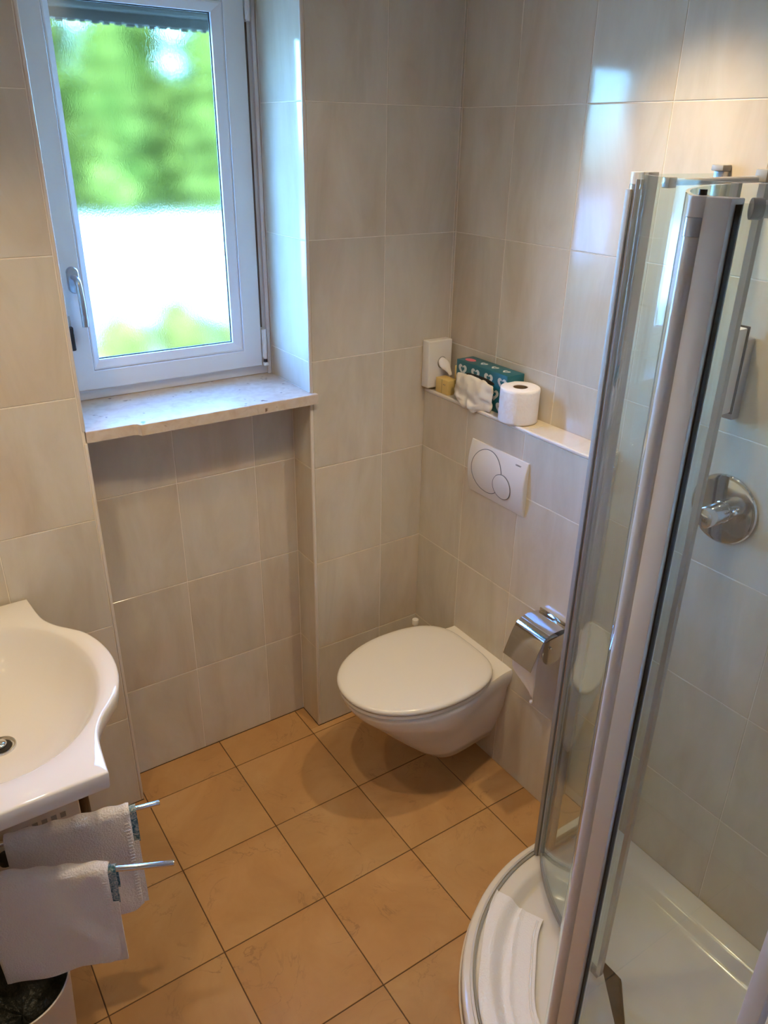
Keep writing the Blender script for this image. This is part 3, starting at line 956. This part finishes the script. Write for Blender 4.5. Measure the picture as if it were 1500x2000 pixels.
# tissue pulled out of the slot and slumped on the shelf
bm = NB()
NU, NV = 30, 22
yc0, zc0 = -.205, SZ + .062
front = []
for a in range(NU):
    t = a / (NU - 1)
    row = []
    for b in range(NV):
        s = b / (NV - 1) * 2 - 1
        hw = .062 + .024 * smoothstep(0, .35, t) - .040 * smoothstep(.62, 1, t)
        y = yc0 + .004 - s * hw + .010 * math.sin(3 * t) - .020 * t
        bulge = math.sin(min(t * 1.15, 1) * math.pi * .62)
        x = BX0 - .001 - .038 * bulge * (1 - .35 * s * s) + .004 * math.sin(6 * s + 4 * t)
        z = zc0 + .022 * math.sin(min(t * 2.2, 1) * math.pi) * (1 - .4 * s * s) + .006 - .075 * smoothstep(.18, .95, t) + .006 * math.sin(9 * s + 3) * t
        pn = Vector((x, y, z)) * 42
        x -= .010 * noise.noise(pn) + .006 * abs(noise.noise(pn * 2.1)); z += .008 * noise.noise(pn + Vector((9, 3, 1)))
        z = max(z, SZ + .002 if x > XC else SZ - .012)
        row.append(Vector((min(x, BX0 - .0012), y, z)))
    front.append(row)
back = [[p + Vector((.0011, 0, -.0004)) for p in r] for r in front]
loft(bm, [f + b_[::-1] for f, b_ in zip(front, back)])
obj('tissue', bm, TISSUE, tbx, True)['label'] = 'crumpled white tissue pulled from the slot'
bm = NB()
loft(bm, [[(BX0 - .0002 - w, yc0 + .066 * math.cos(t), zc0 + .020 + .009 * math.sin(t)) for t in [2 * math.pi * k / 32 for k in range(32)]] for w in (0, .0004)])
obj('slot', bm, DARK, tbx)

# white hygiene bag dispenser
dp = tag(empty('bag_dispenser', (1.087, YB, 1.29)), 'white flat dispenser box on the window wall above the shelf corner', 'dispenser')
bm = NB(); box(bm, 1.041, 1.133, YB - .036, YB - .0005, SZ + .008, 1.357, .004, 3); obj('housing', bm, PVC, dp, True, 40)
bm = NB(); loft(bm, [[(1.094 + .017 * math.cos(t), YB - .0362 - w, 1.286 + .019 * math.sin(t)) for t in [2 * math.pi * k / 28 for k in range(28)]] for w in (0, .0004)]); obj('opening', bm, SEAL, dp)
bm = NB()
rings = []
for k in range(12):
    t = k / 11
    cy = YB - .037 - .030 * t; cz = 1.287 - .018 * t - .018 * t * t; cx = 1.094 + .014 * t
    rings.append([(cx + (.015 + .004 * math.sin(t * 5)) * (1 - .55 * t * t) * math.cos(a) + .003 * noise.noise(Vector((a, t * 4, 0))), cy, cz + (.016 * (1 - .7 * t)) * math.sin(a) + .003 * noise.noise(Vector((t * 4, a, 5)))) for a in [2 * math.pi * j / 20 for j in range(20)]])
loft(bm, rings)
obj('bag_end', bm, PAPER, dp, True)['label'] = 'white bag poking out of the round opening'


def carton(name, x0, x1, y0, y1, z1, label):
    c = tag(empty(name, ((x0 + x1) / 2, (y0 + y1) / 2, SZ)), label, 'carton')
    bm = NB(); box(bm, x0, x1, y0, y1, SZ, z1, .001); obj('card_body', bm, CARD, c, True, 40)
    return c


c1 = carton('small_carton', 1.066, 1.104, -.080, -.018, SZ + .046, 'small yellow carton lying in front of the white dispenser, tissue over its end')
bm = NB(); box(bm, 1.0655, 1.0662, -.0497, -.0487, SZ + .001, SZ + .045); obj('flap_seam', bm, KRAFT, c1)
bm = NB()
for y in (-.058, -.065):
    loft(bm, [[(1.0658 - w, y - .0022, SZ + .032), (1.0658 - w, y + .0022, SZ + .032), (1.0658 - w, y, SZ + .028)] for w in (0, .0003)])
obj('printed_mark', bm, INK, c1)
carton('small_carton', 1.118, 1.149, -.078, -.046, SZ + .082, 'upright yellow carton standing between the dispenser and the teal box')

# ------------------------------------------------------------------ washbasin
BCX, BCY, RZ = -.375, -.345, .83
right = [(-.219, .021), (-.2155, -.02), (-.211, -.066), (-.203, -.105), (-.183, -.145), (-.157, -.178), (-.133, -.212), (-.116, -.258), (-.107, -.305), (-.1045, -.345)]
right = [(v.x, v.y) for v in catmull([(x, y, 0) for x, y in right], 7)]
right = right + [(x, 2 * BCY - y) for x, y in right[::-1][1:]]
xw = XW + .0006
side = [(right[-1][0] + (xw - right[-1][0]) * k / 16, right[-1][1]) for k in range(1, 17)]
wallp = [(xw, right[-1][1] + (right[0][1] - right[-1][1]) * k / 18) for k in range(1, 19)]
side2 = [(xw + (right[0][0] - xw) * k / 16, right[0][1]) for k in range(1, 16)]
outline = right + side + wallp + side2
bm = NB()


def inner_pt(x, y, f):
    """bowl ellipse point in the direction of outline point"""
    a = math.atan2((y - BCY) / .285, (x - BCX) / .228)
    return (BCX + .228 * f * math.cos(a), BCY + .285 * f * math.sin(a))


def mixp(p, q_, t): return (p[0] + (q_[0] - p[0]) * t, p[1] + (q_[1] - p[1]) * t)


def scal(p, dx): # move an outline point toward the centre by dx metres
    v = Vector((BCX - p[0], BCY - p[1])); l = v.length
    return (p[0] + v.x / l * dx, p[1] + v.y / l * dx)


rings = []
for f, z in ((.10, .698), (.3, .702), (.55, .716), (.75, .745), (.88, .782), (.95, .810), (.985, .823), (1.01, .8275)):
    rings.append([(*inner_pt(x, y, f), z) for x, y in outline])
rings.append([(*mixp(inner_pt(x, y, 1.03), scal((x, y), .012), .35), RZ - .0005) for x, y in outline])
rings.append([(*scal((x, y), .007), RZ + .0004) for x, y in outline])
rings.append([(*scal((x, y), .0025), RZ - .0008) for x, y in outline])
rings.append([(x, y, RZ - .004) for x, y in outline])
rings.append([(*scal((x, y), .003), RZ - .036) for x, y in outline])
rings.append([(*scal((x, y), .007), RZ - .044) for x, y in outline])
rings.append([(*scal((x, y), .022), RZ - .046) for x, y in outline])
for f, z in ((1.0, .776), (.85, .735), (.6, .700), (.3, .685)):
    rings.append([(*mixp(inner_pt(x, y, f), scal((x, y), .03), .1 if f > .9 else 0), z) for x, y in outline])
loft(bm, rings)
for v in bm.verts:
    v.co.x = max(v.co.x, xw)
    v.co.y = min(v.co.y, YB - .0006)
basin = tag(empty('washbasin', (BCX, BCY, .70)), 'white ceramic washbasin with curved bulging front edge on the left wall', 'washbasin')
obj('bowl', bm, CERAMIC, basin, True, 50)
bm = NB(); lathe(bm, [(.010, .0005), (.020, .0015), (.0225, .004), (.0235, .0055), (.0295, .0065), (.0310, .005), (.0312, .0005)], (BCX + .004, BCY - .02, .6985), seg=40)
dr = obj('drain', bm, CHROME, basin, True, 50); dr['label'] = 'chrome drain ring'
bm = NB(); lathe(bm, [(.0222, 0), (.0222, .0012), (.001, .0012)], (BCX + .004, BCY - .02, .7005), seg=32); obj('drain_well', bm, DARK, dr)
bm = NB(); lathe(bm, [(.001, 0), (.014, 0), (.0155, .004), (.013, .0075), (.001, .0085)], (BCX + .001, BCY - .016, .7025), seg=32); obj('drain_plug', bm, CHROME, dr, True, 50)
bm = NB(); tube(bm, [(BCX, BCY, .690), (BCX, BCY, .60)], .019, 18)
tube(bm, catmull([(BCX, BCY, .612), (BCX, BCY, .53), (BCX + .03, BCY - .01, .50), (BCX + .062, BCY - .015, .53)], 5), .017, 16)
obj('siphon', bm, CHROME, basin, True, 50)

# small appliance and pipework under the basin
ub = tag(empty('vented_box', (-.40, -.33, .42)), 'white vented box under the washbasin behind the towels', 'box')
bm = NB(); box(bm, -.560, -.2465, -.420, -.385, .40, .575, .004, 3); obj('housing', bm, BINM, ub, True, 40)
bm = NB()
for k in range(7):
    x = -.285 - k * .0205
    box(bm, x - .006, x + .006, -.4208, -.4201, .489, .504)
obj('vent_slot', bm, SEAL, ub)['kind'] = 'stuff'
vp = tag(empty('angle_valve', (-.41, -.44, .47)), 'brass and black shutoff valve below the washbasin', 'valve')
bm = NB(); lathe(bm, [(.008, 0), (.009, .004), (.009, .04), (.012, .044), (.012, .056), (.006, .06)], (-.388, -.452, .445), (0, 0, 1), 16); obj('valve_body', bm, BRASS, vp, True, 50)
bm = NB(); lathe(bm, [(.010, 0), (.017, .003), (.018, .02), (.012, .025)], (-.418, -.448, .452), (0, 0, 1), 16); obj('valve_knob', bm, RUBBER, vp, True, 50)
bm = NB(); tube(bm, [(-.4085, -.451, .462), (-.397, -.452, .462)], .004, 10); obj('valve_stem', bm, BRASS, vp, True)
wp = tag(empty('waste_pipe', (-.215, -.16, 0)), 'dark brown pipe standing behind the towels below the washbasin', 'pipe')
bm = NB(); tube(bm, [(-.2085, -.17, 0.0), (-.2085, -.17, .50)], .0165, 18); obj('pipe', bm, pmat('brown_pipe', (0.06, 0.035, 0.02), 0.5), wp, True, 60)

# ------------------------------------------------------------------ swivel towel rail and towels
RZT = .603
A0, A1 = Vector((-.575, -.508, RZT)), Vector((-.110, -.612, RZT))
B0, B1 = Vector((-.575, -.570, RZT)), Vector((-.139, -.782, RZT))
rail = tag(empty('towel_rail', (XW, -.54, RZT)), 'chrome two-arm swivel towel rail under the washbasin', 'towel rail')
bm = NB(); box(bm, XW + .0003, XW + .012, -.60, -.48, RZT - .03, RZT + .03, .003); obj('wall_bracket', bm, CHROME, rail, True, 40)
for p, q_ in ((A0, A1), (B0, B1)):
    bm = NB(); tube(bm, [p + Vector((0, 0, -.022)), p + Vector((0, 0, .022))], .011, 18); tube(bm, [(XW + .0125, p.y, RZT), p], .008, 14)
    obj('pivot', bm, CHROME, rail, True, 50)
    bm = NB(); tube(bm, [p + (q_ - p).normalized() * .0115, q_ - (q_ - p).normalized() * .002, q_], [.0062, .0062, .0054], 18)
    obj('arm', bm, CHROME, rail, True, 50)


def towel(name, P, Q, s0, s1, drop_f, drop_b, label, seed, sag):
    """cloth folded over an arm between distances s0 and s1 (metres from the pivot)"""
    d = (Q - P).normalized()
    nf = Vector((d.y, -d.x, 0))                 # towards the viewer (-Y side)
    if nf.y > 0: nf = -nf
    T = tag(empty(name, P + d * s0), label, 'towel', 'towels on the swivel rail')
    def section(s, r0, r1, df, db, amp):
        """closed profile: outer cloth surface, then inner"""
        c = P + d * s
        out, inn = [], []
        for k in range(15):                     # front flap, bottom to top
            t = k / 14
            h = -df * (1 - t)
            w = amp * (noise.noise(Vector((s * 9 + seed, h * 8, seed))) * .010 + .004 * math.sin(s * 40 + h * 25)) * (1 - t * .8)
            spread = .040 * -h
            out.append(c + nf * (r1 + w + spread) + Vector((0, 0, h)))
            inn.append(c + nf * (r0 + w + spread) + Vector((0, 0, h)))
        for k in range(1, 12):
            a = math.pi * k / 12
            lump = amp * .0016 * math.sin(s * 120 + seed)
            out.append(c + nf * (r1 + lump) * math.cos(a) + Vector((0, 0, (r1 + lump) * math.sin(a))))
            inn.append(c + nf * r0 * math.cos(a) + Vector((0, 0, r0 * math.sin(a))))
        for k in range(13):
            t = k / 12
            h = -db * t
            w = amp * (noise.noise(Vector((s * 9 + seed + 5, h * 8, seed))) * .008) * t
            out.append(c - nf * (r1 + w) + Vector((0, 0, h)))
            inn.append(c - nf * (r0 + w) + Vector((0, 0, h)))
        # rounded bottom edges
        out[0] = out[0].lerp(inn[0], .25); inn[0] = inn[0].lerp(out[0], .25)
        return out + inn[::-1]
    bm = NB()
    n = 40
    rings = []
    for k in range(n + 1):
        t = k / n
        s = s0 + (s1 - s0) * t
        e = min(t, 1 - t) * n
        ed = .0022 if e < 1 else 0
        r1 = .0175 - ed
        df = drop_f + sag * (t - .5) - .012 * smoothstep(.90, 1, t)
        rings.append(section(s, .0128 + ed * .3, r1, df, drop_b, 1))
    loft(bm, rings)
    cl = obj('cloth', bm, TOWEL, T, True, 70)
    # stitched hem down the free end
    bm = NB()
    for k in range(26):
        t = k / 25
        sct = section(s1 - .004, .0128, .0178, drop_f * .98 + sag * .5 - .012, drop_b, 1)
        p = sct[1].lerp(sct[13], t)
        i = 1 + t * 12
        a, b = sct[int(i)], sct[min(int(i) + 1, 14)]
        p = a.lerp(b, i - int(i))
        m = Matrix.Translation(p + d * -.004) @ Matrix(((d.x, nf.x, 0, 0), (d.y, nf.y, 0, 0), (0, 0, 1, 0), (0, 0, 0, 1)))
        g = NB(); box(g, -.005, .005, -.0006, .0012, -.0011, .0011, .0004, 1)
        bmesh.ops.transform(g, matrix=m, verts=g.verts[:])
        mm = bpy.data.meshes.new('x'); g.to_mesh(mm); g.free(); bm.from_mesh(mm); bpy.data.meshes.remove(mm)
    st = obj('hem_stitch', bm, TOWEL, cl); st['kind'] = 'stuff'
    # inner folded layers, visible at the free end
    bm = NB()
    rings = []
    for k in range(9):
        s = s1 - .05 + (.05 + .0135) * k / 8
        rings.append(section(s, .0070, .0102, .082, .06, .25))
    loft(bm, rings)
    obj('patterned_lining', bm, LINING, T, True, 70)['label'] = 'teal patterned lining band at the towel end'
    bm = NB()
    rings = []
    for k in range(9):
        s = s1 - .08 + (.08 + .0105) * k / 8
        c = P + d * s
        y0, y1 = .0105, .0124
        zz = [(-drop_f + .012) + (drop_f - .09) * q_ / 10 for q_ in range(11)]
        wv = lambda h: .040 * -h + .004 * noise.noise(Vector((s * 9, h * 8, seed)))
        rings.append([c + nf * (y1 + wv(h)) + Vector((0, 0, h)) for h in zz] + [c + nf * (y0 + wv(h) - .002) + Vector((0, 0, h)) for h in zz[::-1]])
    loft(bm, rings)
    obj('inner_fold', bm, TOWEL, T, True, 70)
    return T


towel('hand_towel', A0, A1, .165, .412,   .272, .245, 'white hand towel on the rear rail arm, closest to the basin', 1.7, .012)
towel('hand_towel', B0, B1, .120, .358, .258, .23, 'white hand towel on the front rail arm above the bin', 6.1, -.045)

# ------------------------------------------------------------------ waste bin
bn = tag(empty('waste_bin', (-.468, -.622, 0)), 'white round waste bin with a dark bag below the towels', 'waste bin')
bm = NB(); lathe(bm, [(.090, 0), (.093, .004), (.112, .286), (.1145, .290), (.1145, .296), (.1115, .297), (.1095, .288), (.088, .010), (.001, .008)], (-.468, -.622, .0003), seg=56); obj('tub', bm, BINM, bn, True, 40)
bm = NB()
rings = []
for r, h in ((.1085, .289), (.105, .262), (.098, .225), (.086, .20), (.05, .185), (.003, .18)):
    rings.append([(-.468 + (r - .006 * abs(noise.noise(Vector((math.cos(a) * 3, math.sin(a) * 3, h * 20))))) * math.cos(a), -.622 + (r - .006 * abs(noise.noise(Vector((math.cos(a) * 3, math.sin(a) * 3, h * 20))))) * math.sin(a), h + .014 * noise.noise(Vector((math.cos(a) * 2.5, math.sin(a) * 2.5, h * 9)))) for a in [2 * math.pi * k / 56 for k in range(56)]])
loft(bm, rings, False, True)
obj('bin_bag', bm, BAG, bn, True)['label'] = 'dark grey plastic bin bag'

# ------------------------------------------------------------------ shower tray
SX, SY, SR = .885, -1.36, .55
TZ = .046


def tray_ring(d, z):
    x1 = XR - .0005 - d; y0 = YF + .0005 + d
    r = SR - d
    pts = [(x1, SY + r + (0 if True else 0))]
    pts += [(x1 + (SX - x1) * k / 6, SY + r) for k in range(1, 6)]
    pts += [(SX + r * math.cos(a), SY + r * math.sin(a)) for a in [math.pi / 2 + math.pi / 2 * k / 40 for k in range(41)]]
    pts += [(SX - r, SY + (y0 - SY) * k / 6) for k in range(1, 7)]
    pts += [(SX - r + (x1 - SX + r) * k / 10, y0) for k in range(1, 11)]
    pts += [(x1, y0 + (SY + r - y0) * k / 12) for k in range(1, 12)]
    return [(x, y, z) for x, y in pts]


tray = tag(empty('shower_tray', (.80, -1.25, 0)), 'white quadrant shower tray with curved rim', 'shower tray')
bm = NB()
rings = [tray_ring(.004, .0003), tray_ring(.0, .004), tray_ring(0, TZ - .008), tray_ring(.002, TZ - .003), tray_ring(.007, TZ), tray_ring(.062, TZ), tray_ring(.070, TZ - .002), tray_ring(.078, TZ - .008), tray_ring(.090, .020), tray_ring(.10, .013), tray_ring(.13, .010), tray_ring(.22, .008), tray_ring(.34, .006)]
loft(bm, rings)
obj('basin', bm, ACRYL, tray, True, 50)


def arc_strip(d0, d1, z0, z1, a0, a1, n=48):
    bm = NB()
    rings = []
    for k in range(n + 1):
        a = a0 + (a1 - a0) * k / n
        c, s = math.cos(a), math.sin(a)
        rings.append([(SX + (SR - d) * c, SY + (SR - d) * s, z) for d, z in ((d0, z0), (d0, z1), (d1, z1), (d1, z0))])
    loft(bm, rings)
    return bm


obj('threshold_strip', arc_strip(.020, .026, TZ, TZ + .009, math.pi / 2, math.pi), ALU_L, tray)['label'] = 'light curved door threshold'
obj('threshold_seal', arc_strip(.0285, .034, TZ, TZ + .007, math.pi / 2, math.pi), SEAL, tray)['label'] = 'grey curved threshold seal'
bm = arc_strip(-.006, -.0002, .0004, .010, math.pi / 2 - .0, math.pi, 90)
for v in bm.verts:
    if v.co.z > .005: v.co.z += .003 * noise.noise(v.co * 60)
obj('silicone_bead', bm, pmat('cream_silicone', (0.68, 0.58, 0.44), 0.7), tray, True)

# ------------------------------------------------------------------ shower enclosure: two straight panels, two curved doors pushed inwards
H = 1.875
P1 = Vector((.885, -.852)); P2 = Vector((.377, -1.360)); DR = .508
enc = tag(empty('shower_enclosure', (.80, -1.25, TZ)), 'glass corner shower enclosure with aluminium profiles, curved doors folded inwards', 'shower enclosure')
ZB = TZ + .001
# straight panel next to the cistern wall
bm = NB(); box(bm, P1.x + .022, XR - .022, -.855, -.849, ZB + .012, H - .004); fp1 = obj('fixed_panel', bm, GLASS, enc)
bm = NB(); box(bm, P1.x + .012, XR - .022, -.862, -.842, ZB, ZB + .0118); obj('panel_rail', bm, ALU, enc)
bm = NB(); box(bm, XR - .0218, XR - .0005, -.864, -.840, ZB, H, .002); obj('wall_profile', bm, ALU, enc, True, 40)
bm = NB(); box(bm, XR - .030, XR - .0005, -.866, -.838, H + .0002, H + .012, .002); obj('profile_cap', bm, SEAL, enc, True, 40)
# straight panel on the near side
bm = NB(); box(bm, .374, .380, YF + .026, P2.y - .0505, ZB + .012, H - .004); fp2 = obj('fixed_panel', bm, GLASS_H, enc)
bm = NB(); box(bm, .372, .382, YF + .026, P2.y - .015, ZB, ZB + .0118); obj('panel_rail', bm, ALU, enc)
bm = NB(); box(bm, .364, .392, YF + .0006, YF + .0255, ZB, H, .0015); obj('wall_profile', bm, PVC, enc, True, 40)
# hinge posts
for P, ux, uy, near in ((P1, Vector((1, 0)), Vector((0, 1)), False), (P2, Vector((0, -1)), Vector((-1, 0)), True)):
    # ux runs along the straight panel away from the door, uy points out of the shower
    def at(a, b, z): return (P.x + ux.x * a + uy.x * b, P.y + ux.y * a + uy.y * b, z)
    off = .004
    bm = NB(); tube(bm, [at(0, off, ZB), at(0, off, H - .042)], .0118, 20); pt = obj('hinge_post', bm, ALU_L if near else ALU, enc, True, 50)
    bm = NB(); tube(bm, [at(0, off, H - .0415), at(0, off, H - .022)], .0125, 20); obj('hinge_ring', bm, KRAFT if False else STEEL, pt, True, 50)
    bm = NB(); tube(bm, [at(0, off, H - .0215), at(0, off, H)], .0125, 20); obj('hinge_cap', bm, PVC, pt, True, 50)
    def slabp(a0, a1, b0, b1, z0, z1, bev=.0015):
        p, q_ = at(a0, b0, 0), at(a1, b1, 0)
        g = NB(); box(g, min(p[0], q_[0]), max(p[0], q_[0]), min(p[1], q_[1]), max(p[1], q_[1]), z0, z1, bev); return g
    obj('panel_profile', slabp(.0135, .045, -.010, .014, ZB, H), ALU_L if near else ALU, enc, True, 40)
    obj('panel_gasket', slabp(.0455, .0475, -.004, .006, ZB, H - .006, 0), RUBBER, enc)
    if not near:
        obj('door_seal', slabp(-.0195, -.0125, .000, .012, ZB + .004, H - .03, .001), SEAL, enc, True, 40)
    if near:
        g = NB(); tube(g, [at(-.003, -.003, H + .0003), at(-.003, -.003, H + .006)], .0045, 14)
        obj('pivot_pin', g, RUBBER, enc, True, 50)


def curved_door(P, h0, turn, label):
    """door leaf that starts at hinge P, heading h0 degrees and curving by turn degrees"""
    sg = 1 if turn > 0 else -1
    h = math.radians(h0)
    nrm = h + sg * math.pi / 2
    cx, cy = P.x + DR * math.cos(nrm), P.y + DR * math.sin(nrm)
    def arcpt(f, r): # f in 0..1
        a = nrm + math.pi + math.radians(turn) * f
        return cx + r * math.cos(a), cy + r * math.sin(a)
    f0, f1 = .035, .985
    n = 40
    zb, zt = ZB + .022, H - .002
    def strip(fa, fb, ra, rb, z0, z1, n=n):
        g = NB(); rr = []
        for k in range(n + 1):
            f = fa + (fb - fa) * k / n
            a, b = arcpt(f, ra), arcpt(f, rb)
            rr.append([(a[0], a[1], z0), (a[0], a[1], z1), (b[0], b[1], z1), (b[0], b[1], z0)])
        loft(g, rr); return g
    g = obj('door_glass', strip(f0, f1, DR + .0025, DR - .0025, zb, zt), GLASS, enc, True, 40)
    g['label'] = label
    obj('bottom_seal', strip(f0, f1, DR + .005, DR - .005, zb - .014, zb + .006), SEAL, g, True, 40)
    obj('hinge_seal', strip(.028, .055, DR + .006, DR - .006, zb, zt - .01, 4), SEAL, g, True, 40)
    obj('edge_profile', strip(.972, 1.0, DR + .006, DR - .006, zb, zt + .001, 5), ALU, g, True, 40)
    return g


curved_door(P1, 225, 45, 'far curved glass door leaf')
curved_door(P2, 51, -45, 'near curved glass door leaf')
# stabilising bars
bm = NB(); tube(bm, [(.3895, -1.4255, 1.8655), (.615, YF + .008, 1.8655)], .0088, 18); sb = obj('support_bar', bm, ALU_L, enc, True, 50)
bm = NB(); tube(bm, [(.3805, -1.4170, 1.8655), (.389, -1.4250, 1.8655)], .0108, 18); obj('bar_clamp', bm, SEAL, sb, True, 40)
bm = NB(); tube(bm, [(.962, -.862, 1.856), (XR - .006, -.948, 1.864)], .0066, 16); sb = obj('support_bar', bm, ALU, enc, True, 50)
bm = NB(); box(bm, .950, .975, -.872, -.8555, 1.846, 1.8665, .002); obj('bar_clamp', bm, ALU, sb, True, 40)
bm = NB(); box(bm, XR - .024, XR - .0005, -.962, -.936, 1.858, 1.882, .002); obj('bar_bracket', bm, SEAL, sb, True, 40)

# ------------------------------------------------------------------ shower fittings on the right wall
mxr = tag(empty('shower_mixer', (XR, -1.016, 1.168)), 'round chrome shower mixer plate with round knob inside the shower', 'mixer')
bm = NB(); lathe(bm, [(.080, .0003), (.084, .003), (.084, .007), (.081, .0095), (.074, .0105), (.001, .011)], (XR, -1.016, 1.164), (-1, 0, 0), 64); obj('cover_plate', bm, CHROME, mxr, True, 30)
bm = NB(); lathe(bm, [(.026, .0112), (.026, .0180), (.0245, .019), (.0245, .076), (.023, .083), (.018, .085), (.001, .0855)], (XR, -1.018, 1.160), (-1, 0, 0), 40); kb = obj('mixer_knob', bm, CHROME, mxr, True, 40)
bm = NB(); bmesh.ops.create_uvsphere(bm, u_segments=16, v_segments=10, radius=.007); bmesh.ops.translate(bm, verts=bm.verts[:], vec=(XR - .017, -1.052, 1.172)); obj('temperature_stop', bm, CHROME, mxr, True)
ft = tag(empty('shower_fitting', (XR, -.985, 1.48)), 'slim upright chrome and white shower fitting above the mixer plate', 'shower fitting')
bm = NB(); box(bm, XR - .060, XR - .030, -.996, -.972, 1.395, 1.580, .003, 2); obj('front_bar', bm, PVC, ft, True, 40)
bm = NB(); box(bm, XR - .0296, XR - .0265, -.999, -.969, 1.392, 1.583, .001); obj('dark_gap', bm, RUBBER, ft)
bm = NB(); box(bm, XR - .0262, XR - .0004, -1.000, -.975, 1.378, 1.556, .002); obj('wall_plate', bm, STEEL, ft, True, 40)

# ------------------------------------------------------------------ bath mat over the tray rim
bm = NB()
NU, NV = 44, 30
front = []
for a in range(NU):
    t = a / (NU - 1)
    ang = math.radians(112.5 + (192 - 112.5) * t)
    row = []
    for b in range(NV):
        s = b / (NV - 1)
        d = .033 + .012 * math.sin(t * 6) ** 2 + (.135 + .015 * t) * s
        r = SR - d
        # the inner corner is folded back a little near the far end
        an = ang - math.radians(2.0 * s * (1 - t))
        x, y = SX + r * math.cos(an), SY + r * math.sin(an)
        base = TZ + .0085 if d < .036 else (TZ + .003 if d < .066 else TZ + .003 + (.017 - TZ) * smoothstep(.066, .105, d))
        fold = .006 * math.exp(-((s - .56) / .04) ** 2) + .005 * math.exp(-((t - .55) / .05) ** 2) * (.5 + .5 * s)
        w = .0035 * noise.noise(Vector((x * 22, y * 22, 3)))
        row.append(Vector((x, y, base + .008 + fold + abs(w))))
    front.append(row)
back = [[p - Vector((0, 0, .0065)) for p in r] for r in front]
loft(bm, [f + b_[::-1] for f, b_ in zip(front, back)])
mat_o = tag(empty('bath_mat', (.60, -1.05, TZ)), 'white cotton bath mat draped over the curved tray rim', 'bath mat')
obj('cloth', bm, MAT, mat_o, True, 60)
bm = NB()
for row_s, h in ((.90, .002), (.955, .002)):
    pts = [front[a][int(row_s * (NV - 1))] + Vector((0, 0, h * .3)) for a in range(1, NU - 1)]
    tube(bm, pts, .0018, 6)
obj('hem', bm, MAT, mat_o, True)
